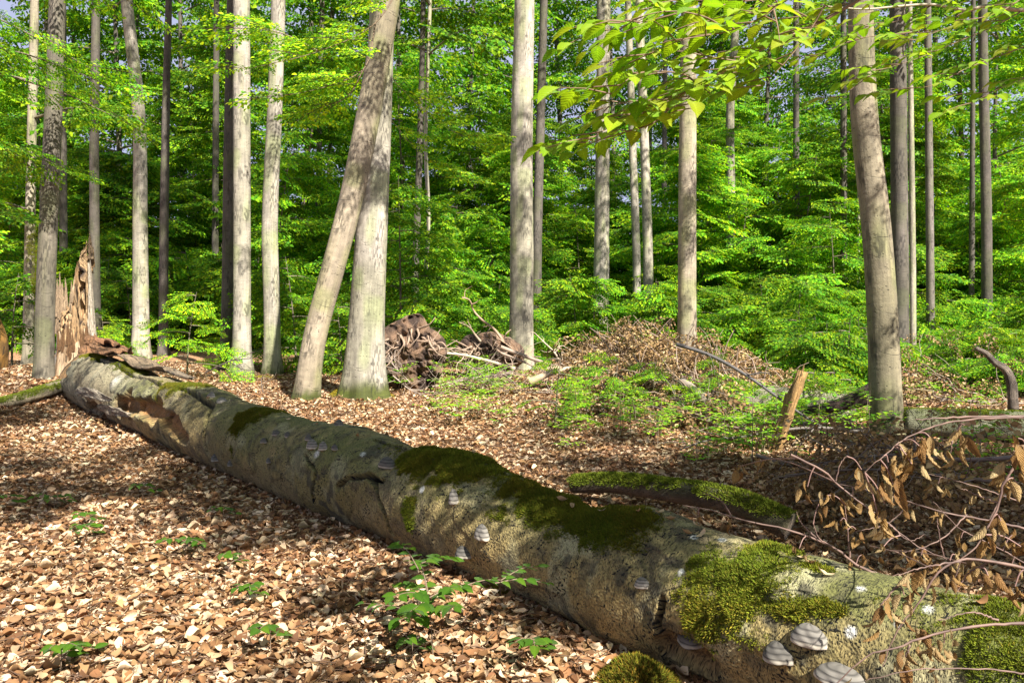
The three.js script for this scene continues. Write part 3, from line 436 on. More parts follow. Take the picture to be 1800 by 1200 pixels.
// path: pixels from the foot up; w: trunk width in pixels at foot and at the top of the picture; tone: bark tint, darker where shade is put into it; crown: [from, to, reach, boughs, sprays per bough]
function tree(label, { foot, path, d, w, tone = [0.5, 0.47, 0.42], H = 24, flare = 0.5, crown = [15, 24, 3, 7, 7], seg = 18, kinds = SPRAY, mossy = 0, seed = 1, kind = 'beech_tree', rough = 1, bumps = 1.2, limbs = [] }) {
  let base = gnd(...foot); if (d) { const q = at(foot[0], foot[1], d); base = onGround(q.x, q.z); } d = -base.z;
  const r = rng(seed * 13 + 5), pts = [base.clone().add(V(0, -0.15, 0)), ...path.map(([x, y]) => at(x, y, d))], a = pts[pts.length - 2], b = pts[pts.length - 1], dir = b.clone().sub(a).normalize().lerp(UPV, 0.35).normalize();
  if (H > b.y) pts.push(b.clone().addScaledVector(dir, (H - b.y) * 0.5), b.clone().addScaledVector(dir, H - b.y));
  const near = d < 16, line = spline(pts, near ? 130 : 60), hTop = Math.min(H, 1.6 + d * 0.368), r0 = w[0] / 2 / F * d, r1 = w[1] / 2 / F * d, m = new MB(), sd = seed * 3.7;
  const k3 = 3 + (seed % 3);
  m.tube(line, (t, th, p) => { const h = Math.max(0, p.y - base.y), q = clamp(h / hTop), R = h < hTop ? lerp(r0, r1, q) : lerp(r1, r1 * 0.3, (h - hTop) / (H - hTop + 0.01)); return R * (1 + flare * Math.exp(-h / (r0 * 1.6)) * (1 + 0.45 * Math.cos(k3 * th + sd)) + 0.05 * bumps * (fbm(th * 1.5 + sd, p.y * 0.7, sd, 2) - 0.5) + 0.03 * Math.cos(2 * th + p.y * 0.5 + sd)); },
    near ? 28 : seg, (t, th, p) => {
      const h = p.y - base.y, n = fbm(p.x * 1.5 + sd, p.y * 0.6, p.z * 1.5, 3); let c = mix3(tone, tone.map((x, k) => x * [0.72, 0.74, 0.66][k]), smooth(0.4, 0.7, n)); c = mix3(c, [tone[0] * 0.72, tone[1] * 0.80, tone[2] * 0.45], smooth(0.55, 0.75, fbm(th * 2, p.y * 0.5, sd + 4, 2)) * 0.45);
      const g = mossy ? smooth(mossy, mossy * 0.4, h + 0.6 * mossy * (fbm(th * 3, h * 3, sd, 2) - 0.5)) : 0; return mix3(c, [0.09, 0.115, 0.016], g);
    }, { round: Math.max(1, Math.round(2 * Math.PI * r0)), u0: sd, v0: sd });
  const t = thing(kind, label, 'tree', base), limb = new MB(), sp = new Sprays(kinds);
  const axis = (h) => { for (let i = 0; i + 1 < line.length; i++) if (line[i + 1].y >= h) return line[i].clone().lerp(line[i + 1], clamp((h - line[i].y) / (line[i + 1].y - line[i].y))); return line[line.length - 1].clone(); };
  for (let k = 0; k < crown[3]; k++) { const f = (k + r()) / crown[3], h = lerp(crown[0], Math.min(crown[1], H - 0.3), f); bough(sp, r, axis(h), k * 2.4 + r(), 0.45 - 0.2 * r(), crown[2] * (1.1 - 0.6 * f) * (0.6 + 0.6 * r()), crown[4], 1.25, 0.95, m, 0.05 * crown[2] / 3.5); }
  for (const [h, az, len, n, el = 0.2] of limbs) bough(sp, r, axis(h), az, el, len, n, 1.1, 1, m, 0.03);
  part(t, 'trunk', m.geo(base), M.bark);
  if (crown[3] || limbs.length) { const cr = new THREE.Group(); sp.sets.forEach((s, i) => s.m.length && s.build(t, 'crown', kinds[i], M.leaf)); }
  return t;
}
const ANCHORS = [[-300, 'the left edge'], [80, 'the stout left beech'], [247, 'the straight pale beech'], [425, 'the lit pair'], [640, 'the massive beech'], [916, 'the cracked beech'], [1058, 'the leafy-footed beech'], [1208, 'the brush beech'], [1555, 'the near bowed beech'], [1735, 'the heavy dark trunk'], [2200, 'the right edge']];
const gap = (px) => { for (let k = 0; k + 1 < ANCHORS.length; k++) if (px < ANCHORS[k + 1][0]) return ANCHORS[k][1] + ' and ' + ANCHORS[k + 1][1]; };
const DK = [0.15, 0.137, 0.128], PALE = [0.56, 0.535, 0.495], GREY = [0.50, 0.48, 0.445];  // DK: dark bark with the shade of the wood put into its colour
tree('thin mottled beech trunk at the wood edge left of the broken stump', { foot: [48, 655], path: [[52, 400], [58, 100], [60, 0]], w: [19, 13], tone: [0.50, 0.46, 0.40], seed: 1, limbs: [[3.6, 1.9, 2.6, 8], [4.5, 1.2, 2.6, 8], [5.6, 0.4, 2.6, 8], [6.4, 2.6, 2.5, 8]] });
tree('stout grey beech with a long dark seam, directly left of the stump', { foot: [75, 662], path: [[80, 500], [91, 250], [100, 0]], w: [31, 26], flare: 0.2, tone: [0.25, 0.23, 0.21], seed: 2 });  // tone lowered to carry the shade this trunk stands in
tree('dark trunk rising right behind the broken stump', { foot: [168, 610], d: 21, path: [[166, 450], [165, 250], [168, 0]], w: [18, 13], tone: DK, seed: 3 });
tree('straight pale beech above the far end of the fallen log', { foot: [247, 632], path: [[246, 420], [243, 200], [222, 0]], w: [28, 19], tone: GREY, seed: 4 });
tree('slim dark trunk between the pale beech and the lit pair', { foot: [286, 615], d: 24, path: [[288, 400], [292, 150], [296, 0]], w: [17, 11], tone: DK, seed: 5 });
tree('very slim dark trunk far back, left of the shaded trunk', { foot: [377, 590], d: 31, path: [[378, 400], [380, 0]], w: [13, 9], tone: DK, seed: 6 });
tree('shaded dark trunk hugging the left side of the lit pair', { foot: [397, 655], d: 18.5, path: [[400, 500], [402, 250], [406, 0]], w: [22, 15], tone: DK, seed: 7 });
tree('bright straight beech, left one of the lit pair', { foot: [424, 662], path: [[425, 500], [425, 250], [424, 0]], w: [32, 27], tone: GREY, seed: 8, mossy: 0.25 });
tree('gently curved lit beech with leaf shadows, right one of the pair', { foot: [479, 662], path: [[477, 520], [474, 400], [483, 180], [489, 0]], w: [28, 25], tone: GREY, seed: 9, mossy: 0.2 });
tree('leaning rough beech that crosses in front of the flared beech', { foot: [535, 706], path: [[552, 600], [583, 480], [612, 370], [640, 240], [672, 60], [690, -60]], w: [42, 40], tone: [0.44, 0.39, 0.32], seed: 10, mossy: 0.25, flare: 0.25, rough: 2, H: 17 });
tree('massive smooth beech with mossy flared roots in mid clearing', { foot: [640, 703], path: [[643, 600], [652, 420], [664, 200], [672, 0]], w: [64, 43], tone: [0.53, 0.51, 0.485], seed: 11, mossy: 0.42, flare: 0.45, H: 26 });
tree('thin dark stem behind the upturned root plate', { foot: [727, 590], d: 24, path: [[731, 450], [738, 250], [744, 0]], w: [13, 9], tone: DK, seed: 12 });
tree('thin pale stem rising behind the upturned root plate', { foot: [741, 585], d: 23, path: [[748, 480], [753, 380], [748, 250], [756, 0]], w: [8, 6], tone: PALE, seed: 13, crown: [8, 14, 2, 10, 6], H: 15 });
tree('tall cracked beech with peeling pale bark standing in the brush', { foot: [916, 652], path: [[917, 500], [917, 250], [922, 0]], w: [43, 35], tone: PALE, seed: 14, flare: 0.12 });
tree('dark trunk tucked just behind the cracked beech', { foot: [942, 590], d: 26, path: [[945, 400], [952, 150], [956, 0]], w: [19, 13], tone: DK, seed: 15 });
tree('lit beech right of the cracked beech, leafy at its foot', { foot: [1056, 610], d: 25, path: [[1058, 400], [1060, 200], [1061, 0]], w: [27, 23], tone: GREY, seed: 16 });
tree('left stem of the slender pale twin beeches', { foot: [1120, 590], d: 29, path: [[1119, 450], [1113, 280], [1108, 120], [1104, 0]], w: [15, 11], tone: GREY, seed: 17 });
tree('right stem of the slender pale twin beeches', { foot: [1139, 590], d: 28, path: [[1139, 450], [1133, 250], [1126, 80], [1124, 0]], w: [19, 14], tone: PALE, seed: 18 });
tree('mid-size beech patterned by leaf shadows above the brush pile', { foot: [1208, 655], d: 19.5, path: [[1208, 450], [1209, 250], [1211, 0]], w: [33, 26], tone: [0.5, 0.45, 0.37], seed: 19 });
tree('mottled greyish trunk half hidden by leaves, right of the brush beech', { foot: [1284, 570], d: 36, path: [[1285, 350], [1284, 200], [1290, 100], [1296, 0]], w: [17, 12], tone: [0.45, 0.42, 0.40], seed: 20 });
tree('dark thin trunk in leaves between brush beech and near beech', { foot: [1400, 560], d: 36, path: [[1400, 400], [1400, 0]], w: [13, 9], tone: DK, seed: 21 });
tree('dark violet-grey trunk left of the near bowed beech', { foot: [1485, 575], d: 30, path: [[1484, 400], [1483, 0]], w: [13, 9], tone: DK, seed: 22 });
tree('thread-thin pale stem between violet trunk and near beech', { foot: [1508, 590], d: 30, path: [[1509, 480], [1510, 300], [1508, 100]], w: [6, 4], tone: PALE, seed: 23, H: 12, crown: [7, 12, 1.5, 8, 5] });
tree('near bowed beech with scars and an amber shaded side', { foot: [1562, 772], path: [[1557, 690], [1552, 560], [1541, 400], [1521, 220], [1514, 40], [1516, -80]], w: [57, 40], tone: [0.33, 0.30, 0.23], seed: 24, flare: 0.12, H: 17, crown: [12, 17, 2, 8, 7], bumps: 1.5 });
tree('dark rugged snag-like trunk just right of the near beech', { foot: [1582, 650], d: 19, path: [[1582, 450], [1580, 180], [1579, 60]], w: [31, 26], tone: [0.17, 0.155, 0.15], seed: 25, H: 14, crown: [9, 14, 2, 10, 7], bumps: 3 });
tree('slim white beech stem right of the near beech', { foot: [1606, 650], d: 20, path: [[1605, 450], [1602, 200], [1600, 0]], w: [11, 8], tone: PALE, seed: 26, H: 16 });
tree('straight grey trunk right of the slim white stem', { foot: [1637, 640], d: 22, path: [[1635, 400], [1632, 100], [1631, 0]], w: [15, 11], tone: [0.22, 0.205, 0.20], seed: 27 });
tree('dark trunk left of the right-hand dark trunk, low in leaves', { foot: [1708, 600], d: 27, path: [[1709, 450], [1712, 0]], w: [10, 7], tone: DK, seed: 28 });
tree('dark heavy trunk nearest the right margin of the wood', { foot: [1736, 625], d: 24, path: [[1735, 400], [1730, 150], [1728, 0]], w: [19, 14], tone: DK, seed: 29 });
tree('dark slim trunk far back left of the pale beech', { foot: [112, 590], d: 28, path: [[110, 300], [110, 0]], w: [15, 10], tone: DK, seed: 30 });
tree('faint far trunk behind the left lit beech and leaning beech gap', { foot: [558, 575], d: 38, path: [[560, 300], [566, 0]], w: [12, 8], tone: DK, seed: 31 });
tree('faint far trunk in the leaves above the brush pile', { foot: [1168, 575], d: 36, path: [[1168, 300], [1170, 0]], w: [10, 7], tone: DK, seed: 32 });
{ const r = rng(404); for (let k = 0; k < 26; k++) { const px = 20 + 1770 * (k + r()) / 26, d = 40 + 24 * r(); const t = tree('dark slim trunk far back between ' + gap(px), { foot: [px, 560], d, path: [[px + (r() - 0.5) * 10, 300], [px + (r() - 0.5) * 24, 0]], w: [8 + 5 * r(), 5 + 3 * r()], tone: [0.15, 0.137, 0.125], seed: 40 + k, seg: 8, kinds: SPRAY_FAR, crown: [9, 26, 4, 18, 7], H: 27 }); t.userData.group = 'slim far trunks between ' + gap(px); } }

// ------------------------------------------------------------------ understorey and far wood
function youngBeech(x, z, H, { h0 = 0.6, reach = 1.6, n = 16, per = 8, size = 1, tint = 1, kinds = SPRAY, label, group, seed, lean = 0, name = 'young_beech', mat = M.leaf }) {
  const r = rng(seed), base = onGround(x, z), m = new MB(), sp = new Sprays(kinds); HUE = (noise(seed * 1.37, 0.5, 3.5) - 0.42) * 0.4; tint *= 0.85 + 0.4 * noise(seed * 2.11, 0.5, 7.5); const lz = (r() - 0.5) * 0.25, lx = lean + (r() - 0.5) * 0.25, pts = []; for (let k = 0; k <= 7; k++) { const t = k / 7; pts.push(base.clone().add(V(lx * H * t * t, H * t - 0.05, lz * H * t * t))); }
  m.tube(pts, pts.map((_, k) => (0.010 + 0.007 * H) * (1 - 0.85 * k / 7)), 6, [0.24, 0.21, 0.17]);
  for (let k = 0; k < n; k++) { const f = (k + 0.5) / n, t = lerp(h0 / H, 1, f), i = Math.min(6, Math.floor(t * 7)), p = pts[i].clone().lerp(pts[i + 1], t * 7 - i); bough(sp, r, p, k * 2.4 + r() * 1.2, 0.30 - 0.25 * r(), reach * Math.pow(1.05 - f, 0.5) * (0.6 + 0.6 * r()), per, size, tint, m, 0.006 + 0.006 * reach); }
  const t = thing(name, label, 'tree', base, group); part(t, 'trunk', m.geo(base), M.bark); sp.sets.forEach((s, i) => s.m.length && s.build(t, 'foliage', kinds[i], mat)); return t;
}
{
  const r = rng(808); let id = 1000;
  // low young growth at the edge of the clearing
  for (let k = 0; k < 46; k++) { const px = lerp(620, 1830, (k + r()) / 46), d = 20.5 + 8 * r(), p = at(px, 600, d); youngBeech(p.x, p.z, 1.3 + 1.3 * r(), { h0: 0.15, reach: 1.2, n: 9, per: 7, size: 0.75, tint: 0.85 + 0.3 * r(), seed: id++, label: 'low bushy young beech between ' + gap(px), group: 'low young beeches between ' + gap(px) }); }
  for (let k = 0; k < 12; k++) { const px = lerp(1600, 1840, (k + r()) / 12), d = 12.5 + 5 * r(), p = at(px, 600, d); youngBeech(p.x, p.z, 0.6 + 0.7 * r(), { h0: 0.1, reach: 0.6, n: 7, per: 5, size: 0.5, tint: 0.9, seed: id++, label: 'knee-high beech bush among withered twigs right of the near beech', group: 'knee-high beech bushes at the right' }); }
  for (let k = 0; k < 16; k++) { const px = lerp(-20, 640, (k + r()) / 16), d = 25 + 7 * r(), p = at(px, 600, d); youngBeech(p.x, p.z, 1.6 + 2 * r(), { h0: 0.2, reach: 1.4, n: 10, per: 7, size: 0.8, tint: 0.8 + 0.3 * r(), seed: id++, label: 'shaded low beech bush between ' + gap(px), group: 'shaded beech bushes between ' + gap(px) }); }
  for (let k = 0; k < 44; k++) { const px = lerp(-40, 1850, (k + r()) / 44), d = 27 + 8 * r(), p = at(px, 600, d); if (px > 1025 && px < 1160) continue; youngBeech(p.x, p.z, 2.8 + 3 * r(), { h0: 0.3, reach: 1.9, n: 13, per: 8, size: 1.05, tint: 1.0 + 0.4 * r(), seed: id++, label: 'man-high leafy young beech between ' + gap(px), group: 'man-high young beeches between ' + gap(px) }); }
  for (let k = 0; k < 11; k++) { const px = lerp(970, 1530, (k + r()) / 11), d = 9.6 + 2.2 * r(), p = at(px, 600, d); youngBeech(p.x, p.z, 0.55 + 0.5 * r(), { h0: 0.12, reach: 0.55, n: 5, per: 3, size: 0.36, tint: 0.9, seed: id++, kinds: SPRAY_NEAR, label: 'knee-high airy beech sapling before the brush between ' + gap(px), group: 'knee-high saplings before the brush between ' + gap(px) }); }
  for (let k = 0; k < 9; k++) { const px = lerp(1400, 1545, (k + r()) / 9), d = 14 + 5 * r(), p = at(px, 600, d); youngBeech(p.x, p.z, 0.9 + 0.6 * r(), { h0: 0.12, reach: 0.8, n: 8, per: 5, size: 0.6, tint: 0.95, seed: id++, label: 'low beech bush behind the second fallen trunk, left of the near bowed beech', group: 'low bushes behind the second fallen trunk' }); }
  // taller understorey
  for (let k = 0; k < 64; k++) { const px = lerp(-60, 1860, (k + r()) / 64), d = 27 + 19 * Math.pow(r(), 0.8), p = at(px, 600, d), H = 4 + 9.5 * r(); youngBeech(p.x, p.z, H, { h0: 0.8, reach: 2.4, n: 12 + Math.round(H * 1.5), per: 9, size: 1.15, tint: 0.9 + 0.5 * r(), seed: id++, label: 'tall young beech with level boughs between ' + gap(px), group: 'tall young beeches between ' + gap(px) }); }
  // the far wood, one mass
  const far = new THREE.Group(); far.name = 'far_woodland'; far.userData = { kind: 'stuff', label: 'mass of green foliage of the far beech wood', category: 'woodland' }; scene.add(far);
  const sets = SPRAY_FAR.map(() => new Copies());
  for (let i = 0; i < 20000; i++) { const d = 46 + 40 * r(), px = -150 + 2100 * r(), h = 30 * Math.pow(r(), 1.15); const p = at(px, 600, d); p.y = h; const n = fbm(p.x * 0.16, h * 0.22, p.z * 0.1, 3); if (n < 0.44 + 0.0095 * h) continue; const g = 0.7 + 0.6 * r(); sets[i % 3].spray(p, r() * 6.283, -0.15 + (r() - 0.5) * 0.6, (r() - 0.5) * 0.9, 0.9 + 0.8 * r(), [g * (0.85 + 0.3 * r()), g, g]); }
  sets.forEach((s, i) => s.build(far, 'far_foliage', SPRAY_FAR[i], M.leaf));
}
// named saplings and boughs nearer by
{
  const p1 = at(328, 640, 15.5); youngBeech(p1.x, p1.z, 1.75, { h0: 0.3, reach: 0.95, n: 10, per: 5, size: 0.55, tint: 1.25, kinds: SPRAY_NEAR, seed: 71, label: 'bright green sapling behind the log, between pale beech and lit pair' });
  const p2 = at(185, 600, 17); youngBeech(p2.x, p2.z, 1.3, { h0: 0.5, reach: 0.6, n: 7, per: 4, size: 0.5, tint: 1.1, kinds: SPRAY_NEAR, seed: 72, label: 'small sapling peeping out right of the broken stump' });
  const p3 = at(520, 640, 18.5); youngBeech(p3.x, p3.z, 2.7, { h0: 0.3, reach: 1.2, n: 13, per: 6, size: 0.7, tint: 1.15, seed: 73, label: 'leafy sapling between the lit pair and the leaning beech' });
  const p4 = at(600, 640, 17.5); youngBeech(p4.x, p4.z, 1.6, { h0: 0.3, reach: 0.8, n: 9, per: 6, size: 0.6, tint: 0.9, seed: 74, label: 'sapling in the gap between leaning beech and massive beech' });
  const p5 = at(20, 640, 15); youngBeech(p5.x, p5.z, 1.9, { h0: 0.5, reach: 0.9, n: 9, per: 5, size: 0.6, tint: 0.8, seed: 75, label: 'shaded sapling at the left edge beside the thin mottled trunk' });
  const p6 = at(705, 610, 19.5); youngBeech(p6.x, p6.z, 4.6, { h0: 0.9, reach: 1.3, n: 16, per: 7, size: 0.8, tint: 1.1, seed: 76, label: 'slim young beech right of the massive beech, over the root plate' });
}
// layered boughs that reach in from the left edge
{
  const r = rng(91), base = onGround(-8.3, -9.2), m = new MB(), sp = new Sprays(SPRAY_NEAR), t = thing('young_beech', 'young beech at the left edge with drooping layers of sunlit boughs', 'tree', base);
  const pts = []; for (let k = 0; k <= 8; k++) pts.push(base.clone().add(V(0.25 * Math.sin(k), 9 * k / 8 - 0.1, 0.15 * Math.cos(k * 1.3)))); m.tube(pts, pts.map((_, k) => 0.11 * (1 - 0.8 * k / 8)), 10, [0.4, 0.37, 0.32]);
  for (let k = 0; k < 50; k++) { const h = 2.3 + 4.0 * (k + r()) / 50, i = Math.floor(h / 9 * 8), p = pts[i].clone().lerp(pts[i + 1], h / 9 * 8 - i), az = -0.15 + (r() - 0.5) * 1.9, len = (2.9 + 1.9 * r()) * (h < 3.2 ? 0.75 : 1); let hit = 0; for (let q = 0.2; q <= 1.1; q += 0.15) for (const c of [at(138, 560, 13), at(200, 655, 11.6), at(320, 700, 10.2)]) { const e = p.clone().add(V(Math.cos(az) * len * q, 0.1, Math.sin(az) * len * q)).sub(c), tt = e.dot(SUN); if (tt > 0 && e.addScaledVector(SUN, -tt).length() < 1.25) hit = 1; } if (hit) continue; bough(sp, r, p, az, 0.32 - 0.2 * r(), len, 15, 0.72, 1.15, m, 0.02); }
  part(t, 'trunk', m.geo(base), M.bark); sp.sets.forEach((s, i) => s.build(t, 'foliage', SPRAY_NEAR[i], M.leaf));
}

// ------------------------------------------------------------------ boughs that hang into the picture
const leafKinds = [0, 1, 2, 3, 4, 5].map((k) => { const r = rng(700 + k), m = new MB(); addLeaf(m, V(0, 0, 0), V(1, 0, 0), V(0, 0, 1), 1, 0.60 + 0.08 * r(), 0.04 + 0.08 * r(), 0.10 + 0.22 * r(), [[0.25, 0.46, 0.012], [0.33, 0.53, 0.012], [0.19, 0.39, 0.014], [0.38, 0.56, 0.014], [0.24, 0.45, 0.012], [0.36, 0.45, 0.016]][k], 2); return m.geo(); });
const leafVein = texture(256, 256, (u, v) => { const a = Math.abs(u - 0.5), q = v * 8.5 - a * 5.5, rib = Math.exp(-(((q - Math.round(q)) / 0.09) ** 2)) * smooth(0.5, 0.1, a) * 0.6, mid = Math.exp(-((a / 0.018) ** 2)), n = pn(u, v, 24, 24, 51) * 0.12; const k = 0.86 + 0.12 * Math.max(rib, mid) + n * 0.4; return [k * 1.0, k, k * 0.9]; }, true);
const leafRidge = texture(256, 256, (u, v) => { const a = Math.abs(u - 0.5), q = v * 8.5 - a * 5.5, rib = 0.5 + 0.5 * Math.cos(2 * Math.PI * q); const k = clamp(0.3 + 0.4 * rib - 0.5 * Math.exp(-((a / 0.03) ** 2))); return [k, k, k]; });
M.big = leafMat({ map: leafVein, bumpMap: leafRidge, bumpScale: 0.0012, transmission: 0.6, clearcoat: 0.4, clearcoatRoughness: 0.34 });
M.dry = leafMat({ map: leafVein, bumpMap: leafRidge, bumpScale: 0.004, transmission: 0.28, clearcoat: 0.12, clearcoatRoughness: 0.45 });
M.twig = new THREE.MeshPhysicalMaterial({ vertexColors: true, roughness: 0.7, clearcoat: 0.1, clearcoatRoughness: 0.4 });
const limit = { n: 0 };
function leafOn(t, p, dir, size, r, kinds = leafKinds, mat = M.big, name = 'leaf') {
  const o = part(t, name, kinds[Math.floor(r() * kinds.length)], mat), s = dir.clone().cross(UPV).normalize().applyAxisAngle(dir, (r() - 0.5) * 0.9), n = s.clone().cross(dir).normalize();
  o.matrixAutoUpdate = true; o.position.copy(p).sub(t.position); o.quaternion.setFromRotationMatrix(new THREE.Matrix4().makeBasis(dir, n, s.clone())); o.scale.setScalar(size); return o;
}
// stems: lists of [px, py, depth]; leaves follow each stem alternately
function hangingBranch(label, stems, { leaf = 0.085, gap = 0.07, rad = 0.006, seed, twigCol = [0.16, 0.10, 0.06], limbCol, reach = 0.2 }) {
  const r = rng(seed), t = thing('overhanging_branch', label, 'branch', at(...stems[0][0]));
  stems.forEach((st, si) => {
    const line = spline(st.map((q) => at(...q)), 30), m = new MB(), tw = new MB(); m.tube(line, line.map((_, k) => (si ? 0.5 * Math.min(rad, 0.007) : rad) * (1 - 0.75 * k / 30)), 7, si ? twigCol : limbCol ?? twigCol); part(t, 'stem', m.geo(t.position), M.twig);
    let acc = 0, k = 0; for (let i = 2; i < line.length; i++) { acc += line[i].distanceTo(line[i - 1]); while (acc > gap || (i === 30 && acc > 0)) { acc -= i === 30 ? 9 : gap; k++;
      const d = line[i].clone().sub(line[i - 1]).setY(0).normalize(), s = d.clone().cross(UPV).multiplyScalar(k % 2 ? 1 : -1), dir = d.clone().multiplyScalar(0.7).addScaledVector(s, i === 30 ? 0 : 0.5 + 0.5 * r()).add(V(0, -0.3 * r() + 0.02, 0)).normalize(), L = reach * (0.5 + 0.7 * r()), n = Math.max(2, Math.round(L / (leaf * 0.55)));
      tw.tube([line[i], line[i].clone().addScaledVector(dir, L * 0.5).add(V(0, 0.006, 0)), line[i].clone().addScaledVector(dir, L)], [0.0022, 0.0018, 0.0011], 5, twigCol);
      for (let q = 1; q <= n; q++) { const p = line[i].clone().addScaledVector(dir, L * q / n), sd = dir.clone().cross(UPV).normalize().multiplyScalar(q % 2 ? 1 : -1), ld = dir.clone().multiplyScalar(0.7).addScaledVector(sd, q === n ? 0.1 : 0.75).add(V(0, -0.25 * r() + 0.02, 0)).normalize(); leafOn(t, p, ld, leaf * (0.65 + 0.55 * r()), r); }
    } }
    part(t, 'twig', tw.geo(t.position), M.twig);
  });
  return t;
}
hangingBranch('nearest beech bough with large sunlit leaves hanging from the top edge', [
  [[1560, -30, 2.7], [1440, 40, 2.65], [1370, 72, 2.6], [1300, 108, 2.5], [1230, 152, 2.4], [1160, 178, 2.35], [1100, 205, 2.3], [1045, 240, 2.25]],
  [[1300, 108, 2.5], [1260, 130, 2.45], [1210, 172, 2.35], [1180, 190, 2.3]], [[1230, 152, 2.4], [1200, 130, 2.3], [1120, 130, 2.2], [1075, 165, 2.15]], [[1160, 178, 2.35], [1110, 178, 2.35], [1060, 190, 2.4]],
  [[1420, -40, 2.3], [1360, 15, 2.25], [1340, 30, 2.2], [1280, 55, 2.15], [1200, 70, 2.1], [1140, 95, 2.1]], [[1360, 15, 2.25], [1368, 50, 2.2], [1372, 82, 2.18]], [[1280, 55, 2.15], [1240, 30, 2.1], [1170, 20, 2.05], [1090, 40, 2.05]],
  [[1260, -40, 2.4], [1210, 0, 2.35], [1190, 20, 2.3], [1120, 40, 2.3], [1060, 55, 2.3]], [[1450, 10, 2.5], [1420, 60, 2.5], [1380, 110, 2.5], [1340, 150, 2.5]], [[1440, 40, 2.65], [1400, 20, 2.6], [1350, 0, 2.55], [1290, 5, 2.5]], [[1200, 165, 2.35], [1150, 215, 2.3], [1100, 232, 2.3], [1030, 250, 2.3]], [[1300, 108, 2.5], [1250, 100, 2.5], [1190, 90, 2.5], [1130, 105, 2.5]], [[1370, 72, 2.6], [1330, 110, 2.6], [1280, 140, 2.55], [1215, 190, 2.5]], [[1360, 15, 2.25], [1310, -10, 2.2], [1240, 0, 2.2], [1180, -10, 2.2]],
], { seed: 501, leaf: 0.074, gap: 0.05, reach: 0.17 });
hangingBranch('shaded beech bough with a pale mossy limb along the top right', [
  [[1860, 10, 4.2], [1800, 18, 4.2], [1735, 10, 4.15], [1700, 18, 4.1], [1640, 8, 4.1], [1570, 12, 4.05], [1520, 16, 4], [1455, 11, 4]],
  [[1800, 18, 4.2], [1750, 45, 4.1], [1680, 75, 4], [1620, 100, 3.9], [1560, 120, 3.8]], [[1860, 60, 4], [1780, 90, 3.9], [1700, 120, 3.8], [1640, 150, 3.7], [1580, 155, 3.6]], [[1700, 18, 4.1], [1640, 50, 4], [1570, 60, 3.9], [1500, 70, 3.8], [1440, 100, 3.7]], [[1850, 120, 4], [1770, 150, 3.9], [1710, 180, 3.8]], [[1640, 8, 4.1], [1600, 30, 4.3], [1540, 45, 4.4], [1470, 45, 4.5]], [[1820, -20, 3.8], [1760, 20, 3.7], [1690, 40, 3.6], [1610, 70, 3.5]], [[1560, 120, 3.8], [1520, 140, 3.7], [1480, 170, 3.6]],
], { seed: 502, leaf: 0.074, gap: 0.13, reach: 0.22, rad: 0.012, limbCol: [0.36, 0.31, 0.22] });
// a yellow-green bough before the leaning beech, too small-leaved to pick apart
function leafyBough(label, stems, seed, tint, size = 0.7) {
  const r = rng(seed), t = thing('overhanging_branch', label, 'branch', at(...stems[0][0])), sp = new Sprays(SPRAY_NEAR), m = new MB();
  for (const st of stems) { const line = spline(st.map((q) => at(...q)), 16); m.tube(line, line.map((_, k) => 0.008 * (1 - 0.75 * k / 16)), 5, [0.15, 0.10, 0.06]); for (let k = 2; k <= 16; k += 2) { const d = line[k].clone().sub(line[k - 1]), g = tint * (0.85 + 0.4 * r()); sp.spray(r, line[k], Math.atan2(d.z, d.x) + (k === 16 ? 0 : (k % 4 ? 1 : -1) * (0.5 + 0.4 * r())), -0.15 + 0.2 * (r() - 0.5), (r() - 0.5) * 0.5, size * (0.6 + 0.5 * r()), [g * 1.2, g, g * 0.8]); } }
  part(t, 'stem', m.geo(t.position), M.twig); sp.sets.forEach((s, i) => s.m.length && s.build(t, 'foliage', SPRAY_NEAR[i], M.near)); return t;
}
leafyBough('yellow-green sunlit bough hanging in front of the leaning beech', [[[720, -60, 8], [660, 40, 7.9], [560, 90, 7.7], [440, 120, 7.5]], [[660, 40, 7.9], [640, 120, 7.8], [580, 150, 7.7], [520, 165, 7.6]], [[560, 90, 7.7], [500, 60, 7.6], [450, 50, 7.5]], [[640, 120, 7.8], [610, 170, 7.8], [560, 190, 7.8]]], 601, 1.35, 0.62);
leafyBough('green bough fanning out right of the massive beech', [[[670, 120, 16.5], [720, 170, 16.5], [780, 220, 16.5], [830, 250, 16.8]], [[670, 190, 16.5], [720, 250, 16.5], [770, 310, 16.5]]], 602, 1.1, 1.1);

